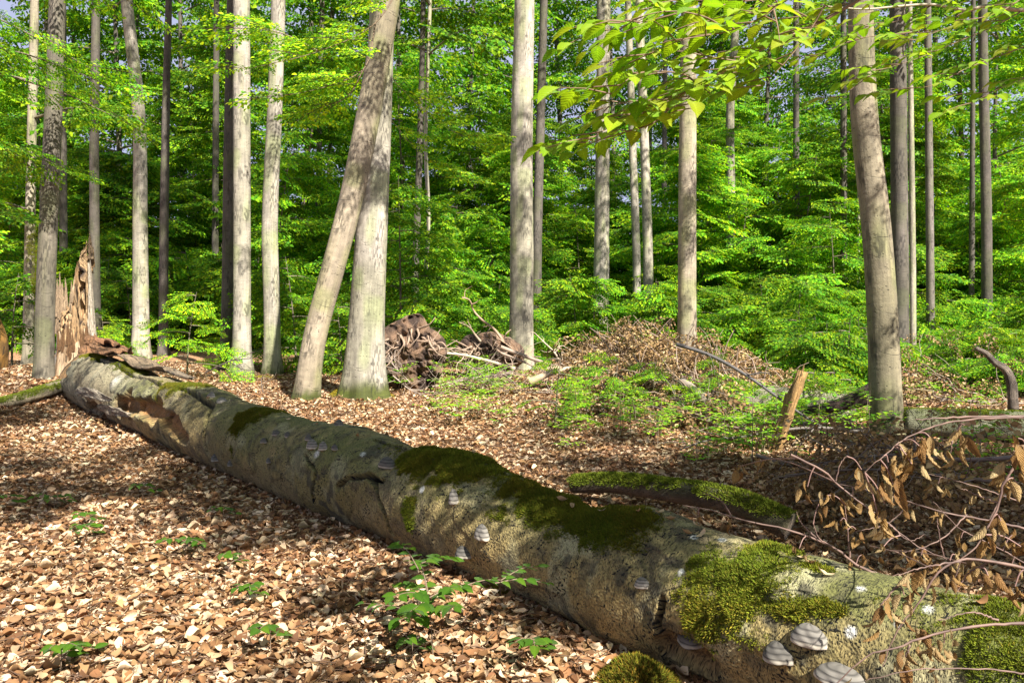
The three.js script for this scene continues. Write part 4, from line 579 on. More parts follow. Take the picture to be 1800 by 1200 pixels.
// ------------------------------------------------------------------ dry beech twigs at the right
const dryKinds = [0, 1, 2, 3, 4, 5, 6, 7].map((k) => {
  const r = rng(760 + k), m = new MB(), c = [[0.36, 0.215, 0.095], [0.44, 0.295, 0.16], [0.26, 0.14, 0.06], [0.52, 0.385, 0.24]][k % 4], U = 4, N = 9, rows = [], roll = 1.3 + 1.7 * r(), bend = 0.4 + 0.9 * r(), tw = (r() - 0.5) * 1.5;
  for (let i = 0; i <= N; i++) { const t = i / N, w = 0.29 * Math.pow(Math.sin(Math.PI * Math.pow(clamp(t * 0.96 + 0.02), 0.8)), 0.75), row = []; for (let j = -U; j <= U; j++) { const q = j / U, a = q * roll * (0.6 + 0.5 * t) + tw * t, pl = 0.03 * Math.cos(i * Math.PI + Math.abs(q) * 3.2) * (1 - Math.abs(q) * 0.3); row.push(m.vert(V(t + 0.05 * Math.abs(q), -bend * t * t * 0.45 + pl + 0.12 * (1 - Math.cos(a)) * w * 4, Math.sin(a) / Math.max(1, roll) * w * 1.4 + 0.03 * (r() - 0.5)), c.map((x) => x * (0.9 + 0.2 * hash(i, j + 9, k))), 0.5 + q / 2, t)); } rows.push(row); }
  for (let i = 0; i < N; i++) for (let j = 0; j < 2 * U; j++) m.quad(rows[i][j], rows[i][j + 1], rows[i + 1][j + 1], rows[i + 1][j]); return m.geo();
});
function dryTwig(label, stems, clusters, seed, rad = 0.0055) {
  const r = rng(seed), t = thing('dry_beech_twig', label, 'twig', at(...stems[0][0]));
  const all = []; stems.forEach((st, si) => { const line = spline(st.map((q) => at(...q)), 26), m = new MB(); for (const q of line) q.add(V((r() - 0.5) * 0.003, (r() - 0.5) * 0.004, (r() - 0.5) * 0.003)); all.push(...line); m.tube(line, line.map((_, k) => (si ? 0.62 : 1) * rad * (1 - 0.72 * k / 26) * (k % 5 ? 1 : 1.18)), 7, (a, b, p) => [[0.17, 0.105, 0.082], [0.10, 0.06, 0.048]][hash(Math.round(p.x * 40), Math.round(p.y * 40), 3) > 0.5 ? 1 : 0]); part(t, 'stem', m.geo(t.position), M.twig); });
  for (const [px, py, d, n, sz] of clusters) {
    const c = at(px, py, d); let best = all[0]; for (const q of all) if (q.distanceTo(c) < best.distanceTo(c)) best = q;
    if (best.distanceTo(c) > 0.02) { const m = new MB(); m.tube(spline([best, best.clone().lerp(c, 0.5).add(V(0, 0.012, 0)), c], 6), [0.0026, 0.0024, 0.0022, 0.002, 0.0019, 0.0018, 0.0016], 5, [0.22, 0.13, 0.11]); part(t, 'twiglet', m.geo(t.position), M.twig); }
    for (let k = 0; k < n * 1.1; k++) { const a = r() * 6.283, dir = V(Math.cos(a) * 0.55, -1, Math.sin(a) * 0.55).normalize(), o = leafOn(t, c.clone().add(V((r() - 0.5) * 0.05, (r() - 0.6) * 0.06, (r() - 0.5) * 0.05)), dir, sz * 0.66 * (0.65 + 0.55 * r()), r, dryKinds, M.dry); o.rotateX(r() * 6.283); }
  }
  return t;
}
dryTwig('uppermost dry twig arching in from the right with thick curled leaves', [[[1860, 742, 2.5], [1800, 733, 2.5], [1720, 732, 2.5], [1650, 735, 2.45], [1609, 738, 2.45]], [[1800, 734, 2.5], [1700, 738, 2.45], [1640, 750, 2.4], [1590, 772, 2.35], [1555, 800, 2.3], [1520, 830, 2.3]], [[1690, 745, 2.45], [1675, 775, 2.4], [1672, 795, 2.4]]],
  [[1697, 748, 2.4, 4, 0.085], [1640, 775, 2.35, 3, 0.085], [1618, 785, 2.3, 5, 0.09], [1590, 795, 2.3, 5, 0.085], [1672, 795, 2.4, 3, 0.08], [1562, 812, 2.3, 3, 0.08], [1570, 850, 2.3, 4, 0.10], [1556, 885, 2.3, 4, 0.10], [1545, 910, 2.3, 3, 0.09], [1603, 815, 2.3, 4, 0.1], [1520, 828, 2.3, 2, 0.07]], 811);
dryTwig('dry twig at the right edge with long pleated leaves', [[[1840, 760, 2.1], [1800, 800, 2.1], [1765, 850, 2.1], [1757, 885, 2.1], [1735, 930, 2.1], [1720, 958, 2.1], [1690, 985, 2.1], [1680, 1015, 2.1]], [[1757, 885, 2.1], [1720, 870, 2.15], [1690, 858, 2.15]]],
  [[1790, 770, 2.1, 4, 0.09], [1772, 825, 2.1, 4, 0.095], [1790, 850, 2.1, 3, 0.09], [1740, 930, 2.1, 3, 0.08], [1760, 915, 2.1, 3, 0.07], [1795, 960, 2.1, 3, 0.08]], 812, 0.004);
dryTwig('long dry twig sloping down over the crest of the log', [[[1640, 1060, 3.0], [1560, 1020, 3.0], [1500, 988, 3.0], [1470, 965, 3.0], [1400, 935, 3.05], [1300, 912, 3.1], [1255, 898, 3.1], [1200, 888, 3.1]], [[1285, 905, 3.1], [1268, 880, 3.1], [1235, 865, 3.1]], [[1495, 980, 3], [1490, 930, 3], [1485, 885, 3]], [[1440, 950, 3], [1410, 920, 3.05], [1400, 900, 3.05]], [[1470, 965, 3.0], [1440, 945, 3.0], [1430, 920, 3]]],
  [[1228, 905, 3.1, 2, 0.06], [1290, 915, 3.1, 2, 0.06], [1485, 880, 3, 4, 0.075], [1478, 915, 3, 4, 0.07], [1505, 930, 3, 3, 0.07], [1440, 885, 3, 2, 0.06], [1455, 870, 3, 3, 0.06], [1515, 975, 3, 3, 0.06], [1527, 995, 3, 2, 0.05], [1405, 965, 3, 2, 0.05]], 813, 0.006);
dryTwig('dry twig crossing in the gap behind the log crest', [[[1390, 798, 2.7], [1450, 830, 2.7], [1480, 858, 2.7], [1530, 895, 2.65], [1565, 922, 2.65], [1610, 957, 2.6], [1670, 985, 2.6]], [[1470, 845, 2.7], [1478, 815, 2.7], [1490, 800, 2.7]], [[1565, 922, 2.65], [1600, 950, 2.6], [1625, 940, 2.6]], [[1660, 980, 2.6], [1650, 930, 2.6], [1648, 910, 2.6]]],
  [[1420, 855, 2.7, 3, 0.06], [1515, 825, 2.7, 2, 0.075], [1550, 965, 2.6, 2, 0.06], [1620, 975, 2.6, 4, 0.07], [1680, 975, 2.6, 3, 0.06], [1300, 820, 3.2, 4, 0.08], [1340, 800, 3.4, 3, 0.07]], 814, 0.004);
dryTwig('reddish dry twig curving down the near end of the log', [[[1850, 1006, 1.95], [1800, 998, 1.95], [1740, 987, 1.95], [1690, 985, 1.95], [1650, 1004, 1.95], [1620, 1055, 1.95], [1590, 1092, 1.95], [1568, 1130, 1.95], [1553, 1170, 1.95]], [[1690, 985, 1.95], [1620, 998, 1.95], [1570, 1012, 1.95]], [[1585, 1020, 1.95], [1560, 1050, 1.95], [1545, 1070, 1.95], [1538, 1100, 1.95]], [[1740, 987, 1.95], [1700, 1010, 2], [1680, 1050, 2]]],
  [[1605, 1012, 1.95, 4, 0.07], [1630, 1020, 1.95, 4, 0.07], [1662, 1005, 1.95, 4, 0.06], [1590, 1045, 1.95, 5, 0.065], [1565, 1060, 1.95, 4, 0.07], [1540, 1085, 1.95, 2, 0.07], [1590, 1075, 1.95, 2, 0.06], [1785, 1030, 1.95, 4, 0.075], [1740, 1020, 1.95, 4, 0.07], [1715, 1010, 2, 3, 0.06]], 815, 0.0042);
dryTwig('tangle of thin dry twigs in the dark gap right behind the log', [[[1810, 930, 3.2], [1740, 915, 3.2], [1660, 900, 3.2], [1560, 870, 3.3], [1470, 850, 3.3]], [[1820, 1000, 3.1], [1750, 960, 3.1], [1690, 930, 3.1], [1640, 880, 3.1]], [[1700, 905, 3.2], [1650, 950, 3.1], [1590, 970, 3.1], [1530, 960, 3.1]], [[1600, 885, 3.2], [1560, 920, 3.2], [1500, 935, 3.2]], [[1790, 880, 3.3], [1700, 850, 3.3], [1620, 830, 3.3]], [[1740, 915, 3.2], [1760, 870, 3.2], [1765, 830, 3.2]]],
  [[1700, 900, 3.2, 3, 0.07], [1650, 900, 3.2, 4, 0.07], [1600, 890, 3.2, 3, 0.07], [1560, 930, 3.2, 3, 0.07], [1620, 960, 3.1, 4, 0.07], [1690, 945, 3.1, 4, 0.07], [1740, 960, 3.1, 4, 0.07], [1780, 940, 3.1, 3, 0.07], [1720, 860, 3.3, 3, 0.07], [1500, 870, 3.3, 3, 0.07], [1760, 850, 3.2, 3, 0.07], [1580, 965, 3.1, 3, 0.06], [1650, 850, 3.3, 3, 0.07], [1780, 990, 3.1, 4, 0.06], [1700, 990, 2.6, 4, 0.06], [1640, 1000, 2.4, 4, 0.055]], 817, 0.005);
dryTwig('lowest pair of long dry twigs over the mossy near end', [[[1850, 1100, 1.8], [1800, 1097, 1.8], [1740, 1097, 1.8], [1640, 1116, 1.8], [1570, 1140, 1.8], [1530, 1150, 1.8], [1465, 1205, 1.8]], [[1850, 1188, 1.75], [1800, 1184, 1.75], [1720, 1175, 1.75], [1600, 1178, 1.75], [1520, 1197, 1.75]], [[1755, 1090, 1.8], [1710, 1076, 1.8], [1650, 1090, 1.8]], [[1600, 1135, 1.8], [1590, 1165, 1.8], [1600, 1210, 1.8]]],
  [[1625, 1125, 1.8, 4, 0.06], [1645, 1120, 1.8, 3, 0.06], [1660, 1130, 1.8, 3, 0.05], [1575, 1150, 1.8, 4, 0.055], [1590, 1160, 1.8, 3, 0.05], [1668, 1098, 1.8, 2, 0.05], [1520, 1185, 1.75, 2, 0.045], [1660, 1185, 1.75, 3, 0.04]], 816, 0.0042);

// ------------------------------------------------------------------ root plates, brush, second trunk
function rootPlate(label, px, py, W, H, seed) {   // an upturned disc of soil and roots on its edge
  const base = gnd(px, py), t = thing('root_plate', label, 'root plate', base), m = new MB(), N = 120, K = 60, r = rng(seed), rings = [];
  for (let k = 0; k <= K; k++) { const ring = []; for (let j = 0; j <= N; j++) { const th = (j % N) / N * 2 * Math.PI, q = k / K, n = fbm(Math.cos(th) * 1.6 + seed, Math.sin(th) * 1.6, seed, 3), R = (0.78 + 0.5 * (n - 0.3)) * Math.sin(q * Math.PI), x = Math.cos(th) * R * W / 2, y = H * 0.46 + Math.sin(th) * R * H / 2, n2 = fbm(x * 3.5, y * 3.5, seed + q, 4); ring.push(m.vert(V(x, Math.max(-0.1, y), -Math.cos(q * Math.PI) * -0.32 + (n2 - 0.5) * 0.6 + (fbm(x * 13, y * 13, seed, 3) - 0.5) * 0.22), mix3([0.30, 0.185, 0.115], [0.07, 0.042, 0.03], smooth(0.36, 0.62, fbm(x * 11, y * 7, seed + 3, 4))), x, y)); } rings.push(ring); }
  for (let k = 0; k < K; k++) for (let j = 0; j < N; j++) m.quad(rings[k][j], rings[k][j + 1], rings[k + 1][j + 1], rings[k + 1][j]); part(t, 'soil', m.geo(), M.earth);
  for (let k = 0; k < 26; k++) { const a = r() * Math.PI, R = 0.5 + 0.5 * r(), p = V(Math.cos(a) * R * W * 0.4, H * 0.4 + Math.sin(a) * R * H * 0.4, 0.25), q = p.clone().add(V(Math.cos(a) * 0.4 + (r() - 0.5) * 0.5, (r() - 0.6) * 0.6, 0.25 * r())), mid = p.clone().lerp(q, 0.5).add(V((r() - 0.5) * 0.2, (r() - 0.5) * 0.2, 0.1)); const b = new MB(); b.tube(spline([p, mid, q], 8), [0, 1, 2, 3, 4, 5, 6, 7, 8].map((i) => (0.022 * r() + 0.008) * (1 - i / 10) + 0.002), 5, [0.27, 0.19, 0.135]); part(t, 'root', b.geo(), M.twig); }
  return t;
}
rootPlate('big upturned root plate of brown soil beside the massive beech', 722, 690, 1.35, 1.5, 5).rotation.y = 0.1;
rootPlate('low mound of torn soil and roots left of the cracked beech', 862, 668, 1.5, 1.1, 8);
// branches: main stems given by pixels, side twigs grown from them
function fallenBranch(label, stems, { r0 = 0.03, col = [0.36, 0.28, 0.21], twigs = 10, tl = 0.5, leaves = 0, seed = 1, name = 'fallen_branch', spread = 1 }) {
  const r = rng(seed), t = thing(name, label, 'branch', at(...stems[0][0])), m = new MB(), sp = new Sprays(SPRAY_DEAD);
  stems.forEach((st, si) => {
    const line = spline(st.map((q) => at(...q)), 24), R = si ? r0 * 0.6 : r0; m.tube(line, line.map((_, k) => R * (1 - 0.75 * k / 24) + 0.002), 8, (a, b, p) => mix3(col, col.map((x) => x * 0.6), noise(p.x * 14, p.y * 14, p.z * 14)), { cap: 1 });
    for (let k = 0; k < twigs; k++) {
      const i = 3 + Math.floor(r() * 20), d = line[i].clone().sub(line[i - 1]).normalize(); let p = line[i].clone(); const dd = d.multiplyScalar(0.6).add(V((r() - 0.5) * 1.6, (r() - 0.38) * 1.0, (r() - 0.5) * 1.6).multiplyScalar(spread)).normalize(), pts = [p.clone()]; for (let q = 0; q < 5; q++) { dd.add(V((r() - 0.5) * 1.0, (r() - 0.5) * 0.9 - 0.06, (r() - 0.5) * 1.0)).normalize(); p = p.clone().addScaledVector(dd, tl * (0.5 + r()) / 5); if (p.y < groundY(p.x, p.z)) p.y = groundY(p.x, p.z) + 0.01; pts.push(p); }
      m.tube(pts, pts.map((_, q) => R * (k % 4 ? 0.2 : 0.42) * (1 - 0.8 * q / 5) + 0.0012), 4, col);
      for (let q = 0; q < leaves; q++) { const g = 0.36 + 0.44 * r(); sp.spray(r, pts[1 + Math.floor(r() * 5)], r() * 6.283, -0.5 * r(), (r() - 0.5) * 1.5, 0.4 + 0.4 * r(), [g, g * (0.9 + 0.1 * r()), g * 0.9]); }
    }
  });
  part(t, 'stem', m.geo(t.position), M.twig); if (leaves) sp.sets.forEach((s, i) => s.m.length && s.build(t, 'dead_foliage', SPRAY_DEAD[i], M.dead)); return t;
}
const PALEW = [0.50, 0.40, 0.30];
fallenBranch('long pale dead branch lying from the root plate to the cracked beech', [[[905, 648, 15.5], [850, 632, 15.3], [800, 622, 15], [760, 622, 14.8], [705, 634, 14.6]]], { r0: 0.035, col: PALEW, seed: 21, twigs: 8 });
fallenBranch('thin dead branch reaching up before the green, tallest in the brush', [[[885, 600, 16], [870, 580, 16], [845, 560, 15.9], [832, 545, 15.9], [825, 527, 15.8], [812, 522, 15.8]], [[900, 612, 16], [870, 590, 15.9]]], { r0: 0.028, col: [0.40, 0.27, 0.18], seed: 22, twigs: 4, tl: 0.3 });
fallenBranch('short dead branch slanting over the low soil mound', [[[845, 600, 15.2], [835, 588, 15.2], [825, 575, 15.1], [807, 566, 15]]], { r0: 0.022, col: [0.36, 0.27, 0.19], seed: 23, twigs: 4, tl: 0.3 });
fallenBranch('branch that leans down from left to right across the cracked beech foot', [[[880, 610, 15], [940, 632, 15], [990, 648, 15], [1040, 668, 14.8], [1080, 690, 14.5]], [[880, 620, 15], [930, 640, 15], [970, 660, 15]]], { r0: 0.04, col: [0.33, 0.24, 0.18], seed: 24, twigs: 12 });
fallenBranch('forked twig standing up right of the cracked beech', [[[990, 645, 15], [975, 620, 15], [955, 600, 15], [945, 590, 15]], [[975, 620, 15], [985, 612, 15], [990, 640, 15]]], { r0: 0.02, col: PALEW, seed: 25, twigs: 5, tl: 0.35 });
fallenBranch('short thick pale log pieces among the brush', [[[930, 672, 14.2], [970, 655, 14.2], [1030, 640, 14.5]], [[960, 648, 15], [1000, 645, 15], [1045, 638, 15.2]]], { r0: 0.075, col: [0.50, 0.38, 0.25], seed: 26, twigs: 2 });
fallenBranch('wide fallen treetop covered in brown withered leaves', [[[1520, 715, 11.6], [1440, 712, 12], [1330, 690, 13], [1220, 660, 14], [1110, 645, 14.5], [1020, 630, 15]], [[1330, 695, 13], [1250, 640, 14], [1160, 618, 14.5], [1090, 612, 15]], [[1300, 690, 13], [1230, 690, 12.5], [1140, 680, 12.5], [1070, 665, 12.8]], [[1400, 710, 12.5], [1320, 680, 13.5], [1240, 665, 14]], [[1220, 660, 14], [1120, 640, 14.5], [1060, 640, 14.8]], [[1350, 700, 12.5], [1260, 720, 11.5], [1180, 715, 11.3]]], { r0: 0.07, col: [0.27, 0.20, 0.15], seed: 27, twigs: 90, tl: 0.85, leaves: 2, name: 'fallen_treetop' });
fallenBranch('tangle of grey bare twigs before the root plates', [[[760, 680, 13.8], [830, 665, 14], [900, 655, 14.5]], [[720, 672, 13.6], [690, 640, 13.6], [672, 612, 13.8]], [[770, 700, 13.4], [850, 690, 13.6], [960, 690, 13.4], [1040, 700, 13]], [[690, 660, 13.4], [730, 690, 13.3], [800, 700, 13]], [[820, 640, 15], [850, 660, 14.6], [880, 690, 14]]], { r0: 0.018, col: [0.30, 0.235, 0.19], seed: 28, twigs: 40, tl: 0.8, leaves: 0 });
fallenBranch('thick grey limb dropping into the brush left of the orange post', [[[1200, 672, 11.5], [1225, 690, 11], [1245, 710, 10.6], [1275, 728, 10.2]]], { r0: 0.075, col: [0.36, 0.30, 0.24], seed: 29, twigs: 3 });
fallenBranch('long thin dark branch slanting down across the clearing to the near beech', [[[1190, 605, 9.6], [1250, 625, 9.4], [1310, 658, 9.2], [1370, 700, 9], [1420, 735, 8.8], [1480, 768, 8.6], [1540, 795, 8.5]]], { r0: 0.022, col: [0.10, 0.09, 0.085], seed: 30, twigs: 5, tl: 0.4 });
fallenBranch('low dark branch stretched level over the seedlings', [[[1530, 760, 8.4], [1450, 752, 8.4], [1380, 755, 8.3], [1300, 768, 8.2], [1240, 775, 8.1], [1195, 790, 8]]], { r0: 0.018, col: [0.13, 0.11, 0.09], seed: 31, twigs: 6, tl: 0.4 });
fallenBranch('brown withered brush right of the near beech', [[[1830, 690, 13], [1740, 680, 13.5], [1650, 670, 14], [1590, 665, 14.5]], [[1820, 660, 14], [1720, 655, 14.5], [1620, 650, 15]], [[1800, 710, 12], [1700, 705, 12], [1610, 700, 12.5]]], { r0: 0.04, col: [0.32, 0.25, 0.19], seed: 32, twigs: 46, tl: 0.8, leaves: 2, name: 'fallen_treetop' });

fallenBranch('dark dead boughs crossing in the shade behind the log at right', [[[1830, 800, 6.5], [1700, 808, 6.3], [1560, 800, 6.2], [1430, 815, 6]], [[1780, 850, 5], [1650, 835, 5.2], [1520, 825, 5.4], [1380, 835, 5.6]], [[1330, 800, 6.5], [1420, 830, 6], [1500, 870, 5.2]], [[1700, 780, 7], [1600, 790, 6.8], [1480, 778, 6.8]]], { r0: 0.02, col: [0.15, 0.11, 0.09], seed: 37, twigs: 16, tl: 0.6, leaves: 1 });
fallenBranch('dark bent boughs lying among the seedlings before the brush', [[[1420, 745, 9.5], [1300, 735, 9.8], [1180, 742, 10], [1080, 735, 10.3]], [[1250, 720, 11], [1150, 715, 11], [1000, 722, 10.8]], [[1350, 760, 9], [1260, 745, 9.4], [1200, 725, 9.8]]], { r0: 0.025, col: [0.20, 0.15, 0.12], seed: 38, twigs: 22, tl: 0.7, leaves: 1 });
fallenBranch('thin dead twig propped on the log before the lit pair', [[[360, 655, 10.5], [390, 640, 10.6], [420, 628, 10.7], [445, 618, 10.8]], [[405, 633, 10.6], [440, 630, 10.6]], [[462, 690, 9.8], [459, 668, 9.8], [462, 660, 9.8]]], { r0: 0.009, col: [0.16, 0.12, 0.09], seed: 34, twigs: 4, tl: 0.35 });
fallenBranch('thin dead sapling stem beside the log foot, left of the seedling', [[[480, 868, 6.5], [480, 835, 6.5], [482, 800, 6.5], [478, 765, 6.5]], [[481, 840, 6.5], [488, 820, 6.5], [492, 812, 6.5]]], { r0: 0.011, col: [0.26, 0.17, 0.14], seed: 35, twigs: 4, tl: 0.22 });
function logPiece(name, label, pts, rad, { col, seg = 22, mossTop = 0, seed = 1, mat = M.log, cat = 'fallen log' }) {
  const line = spline(pts, 46), base = line[0].clone().setY(0), m = new MB(), t = thing(name, label, cat, base);
  m.tube(line, (q, th, p) => lerp(rad[0], rad[1], q) * (0.8 + 0.4 * fbm(p.x * 3 + th, p.y * 3 + Math.sin(th) * 2, p.z * 3 + seed, 3)), seg, (q, th, p) => mix3(mix3(col, col.map((x) => x * 0.45), smooth(0.4, 0.7, fbm(p.x * 5, p.y * 9, p.z * 5 + seed, 3))), [0.05, 0.07, 0.01], mossTop * smooth(-0.2, 0.5, Math.cos(th) + (fbm(p.x * 4, p.z * 4, seed, 2) - 0.5) * 2)), { cap: 1, round: 2 }); part(t, 'trunk', m.geo(base), mat);
  if (mossTop) { const r = rng(seed), set = new Copies(); for (let i = 0; i < 2600 * mossTop; i++) { const q = r(), k = Math.min(45, Math.floor(q * 46)), th = (r() - 0.5) * 2.6, p = line[k], d = line[k + 1].clone().sub(p).normalize(), b = d.clone().cross(UPV).normalize(); if (fbm(p.x * 4 + th, p.z * 4, seed, 2) < 0.38) continue; const R = lerp(rad[0], rad[1], q) * 1.0, n = UPV.clone().multiplyScalar(Math.cos(th)).addScaledVector(b, Math.sin(th)).normalize(); const x = n.clone().cross(V(r() - 0.5, 0.1, r() - 0.5)).normalize(), g = 0.6 + 0.6 * r(); set.add(p.clone().lerp(line[k + 1], r()).addScaledVector(n, R), x, n, x.clone().cross(n), 1.2 + r(), [g, g, g]); } set.build(t, 'moss', TUFT[0], M.moss); }
  return t;
}
logPiece('fallen_log', 'second fallen trunk, pale grey, half buried behind the orange post', [at(1190, 700, 12.3), at(1290, 705, 11.6), at(1400, 712, 11), at(1500, 725, 10.6)], [0.20, 0.24], { col: [0.42, 0.38, 0.28], seed: 3, mossTop: 0.2 });
logPiece('bark_sheet', 'dark curved sheet of loose bark against the near beech', [at(1415, 722, 10.2), at(1450, 718, 10.1), at(1495, 706, 10), at(1535, 690, 9.9)], [0.05, 0.12], { col: [0.10, 0.065, 0.05], seed: 4, cat: 'bark' });
logPiece('fallen_log', 'greenish fallen trunk in the shade behind the upper dry twig', [at(1590, 740, 9.2), at(1690, 745, 9), at(1800, 750, 8.8), at(1900, 756, 8.6)], [0.15, 0.18], { col: [0.22, 0.22, 0.14], seed: 5, mossTop: 0.4 });
logPiece('fallen_log', 'short mossy rotten log lying right behind the big fallen trunk', [at(1008, 852, 6.2), at(1080, 850, 6.0), at(1180, 862, 5.6), at(1300, 885, 5.2), at(1390, 925, 5.0)], [0.07, 0.09], { col: [0.14, 0.10, 0.07], seed: 6, mossTop: 0.42 });
logPiece('fallen_log', 'mossy old branch half sunk in the leaves at the left edge', [at(-20, 712, 11.2), at(30, 702, 11.3), at(70, 690, 11.6), at(105, 680, 12)], [0.07, 0.10], { col: [0.30, 0.25, 0.16], seed: 7, mossTop: 0.3 });
logPiece('broken_bough', 'bent grey broken bough standing out at the right', [at(1782, 720, 11), at(1778, 672, 11), at(1768, 650, 11), at(1748, 636, 11), at(1735, 622, 11), at(1716, 612, 11)], [0.07, 0.03], { col: [0.36, 0.31, 0.27], seed: 33, mat: M.wood, cat: 'branch', seg: 14 });
logPiece('rotten_stump', 'amber rotten stump cut off by the left edge', [at(-60, 680, 13.5), at(-30, 640, 13.5), at(-14, 600, 13.6), at(-22, 560, 13.7)], [0.42, 0.16], { col: [0.44, 0.24, 0.05], seed: 8, mat: M.wood, cat: 'stump' });
// a splintered post of orange heartwood
{
  const b = gnd(1362, 800), d = -b.z, t = thing('splintered_post', 'leaning orange splintered post of broken wood before the brush', 'broken wood', b), r = rng(66);
  const strip = (x0, y0, x1, y1, w, dz, tip) => { const m = new MB(), a = at(x0, y0, d + dz), e = at(x1, y1, d + dz), pts = []; for (let k = 0; k <= 10; k++) pts.push(a.clone().lerp(e, k / 10)); m.tube(pts, (q, th, p) => w / 2 / F * d * (tip && q > 0.8 ? 1 - (q - 0.8) * 4 : 1) * (0.7 + 0.35 * Math.abs(Math.cos(th)) + 0.25 * hash(Math.round(th * 4), Math.round(q * 10), x0)), 9, (q, th, p) => mix3([0.62, 0.41, 0.16], [0.34, 0.20, 0.08], noise(p.x * 30, p.y * 6, p.z * 30)), { cap: 1, round: 0.3 }); part(t, 'splinter', m.geo(b), M.wood); };
  strip(1358, 810, 1411, 652, 20, 0, 0); strip(1350, 806, 1398, 668, 12, 0.03, 1); strip(1372, 790, 1414, 640, 9, -0.02, 1); strip(1366, 800, 1405, 660, 12, -0.05, 1); strip(1376, 770, 1382, 690, 8, 0.06, 1);
}

// ------------------------------------------------------------------ seedlings, ground moss, canopy added overhead for shade
const seedLeaf = [0, 1, 2].map((k) => { const m = new MB(); addLeaf(m, V(0, 0, 0), V(1, 0, 0), V(0, 0, 1), 1, 0.64, 0.06 + 0.04 * k, 0.12 + 0.06 * k, [[0.09, 0.22, 0.012], [0.07, 0.185, 0.012], [0.12, 0.25, 0.014]][k], 2); return m.geo(); });
function seedling(label, px, py, tips, { leaf = 0.055, seed, group }) {   // tips: pixel ends of its leafy side twigs
  const r = rng(seed), b = gnd(px, py), d = -b.z, t = thing('beech_seedling', label, 'seedling', b, group);
  for (const [fx, fy, tx, ty, dz = 0] of tips) {
    const a = at(fx, fy, d), e = at(tx, ty, d + dz), line = spline([a, a.clone().lerp(e, 0.5).add(V(0, 0.02, 0)), e], 10), m = new MB(); m.tube(line, line.map((_, k) => 0.0032 * (1 - 0.6 * k / 10)), 5, [0.17, 0.12, 0.08]); part(t, 'stem', m.geo(b), M.twig);
    const L = a.distanceTo(e); if (Math.abs(fx - tx) < 25 && Math.abs(fx - px) < 3 && fy > py - 5) continue; const n = Math.max(2, Math.round(L / (leaf * 0.48)));
    for (let k = 1; k <= n; k++) { const q = line[Math.round(k / n * 10)], dd = e.clone().sub(a).setY(0).normalize(), s = dd.clone().cross(UPV).multiplyScalar(k % 2 ? 1 : -1); leafOn(t, q, dd.multiplyScalar(k === n ? 1 : 0.55).addScaledVector(s, k === n ? 0.1 : 0.9).add(V(0, (r() - 0.6) * 0.4, 0)).normalize(), leaf * (0.7 + 0.5 * r()), r, seedLeaf, M.big); }
  }
  return t;
}
seedling('largest green beech seedling, in front of the log middle', 762, 1172, [[762, 1172, 757, 1090], [757, 1090, 748, 1030], [757, 1090, 640, 1060, 0.15], [752, 1050, 690, 1048, -0.25], [752, 1045, 700, 1030, 0.3], [757, 1060, 800, 1030, -0.2], [755, 1050, 830, 1028, 0.1], [800, 1035, 900, 1020, 0.2], [870, 1025, 960, 1025, 0.1], [752, 1040, 735, 985, 0.2], [735, 1000, 700, 955, 0.25], [740, 990, 800, 985, 0.4], [757, 1090, 700, 1090, -0.2], [757, 1080, 800, 1065, -0.3], [757, 1070, 720, 1075, -0.5], [880, 1020, 950, 995, 0.3]], { leaf: 0.062, seed: 31 });
[[95, 905, [[60, 885], [120, 884], [85, 878]], 'seedling in the shaded leaf band at the left edge'], [150, 965, [[130, 925], [172, 926], [140, 955], [165, 955]], 'two-tiered seedling on the sunny litter at left'], [325, 990, [[285, 982], [345, 968], [355, 958], [330, 980]], 'spreading seedling in the litter centre left'], [392, 930, [[372, 912], [405, 914]], 'small seedling uphill of the spreading one'], [402, 1020, [[390, 1000], [412, 998]], 'tiny seedling downhill of the spreading one'], [436, 1080, [[415, 1055], [448, 1048], [440, 1060]], 'bright seedling on pale sunlit leaves'], [107, 1198, [[85, 1160], [165, 1140], [135, 1135], [150, 1160]], 'leafy seedling at the bottom left corner'], [935, 1185, [[905, 1155], [970, 1155], [940, 1150]], 'low seedling just left of the mossy mound'], [10, 905, [[-5, 890], [30, 888]], 'seedling cut by the left edge'], [475, 1160, [[455, 1145], [478, 1142]], 'tiny dark seedling on the litter near the bottom'], [725, 1185, [[708, 1175], [740, 1170]], 'low dark leaves at the foot of the largest seedling'], [148, 940, [[135, 928], [160, 925]], 'small twin sprout above the two-tiered seedling'], [250, 885, [[235, 878], [265, 876]], 'faint seedling beyond the shaded leaf band']]
  .forEach(([px, py, tips, label], k) => seedling(label, px, py, (() => { const up = Math.max(16, 0.13 * F / -gnd(px, py).z); return [[px, py, px, py - up], ...tips.map(([x, y], i) => [px, py - up, x, Math.min(y, py - up - 2 + (i % 3) * 3), (i % 2 ? 0.12 : -0.12)]), [px, py - up * 0.7, px + 26, py - up * 0.8, 0.1]]; })(), { leaf: 0.058, seed: 40 + k }));
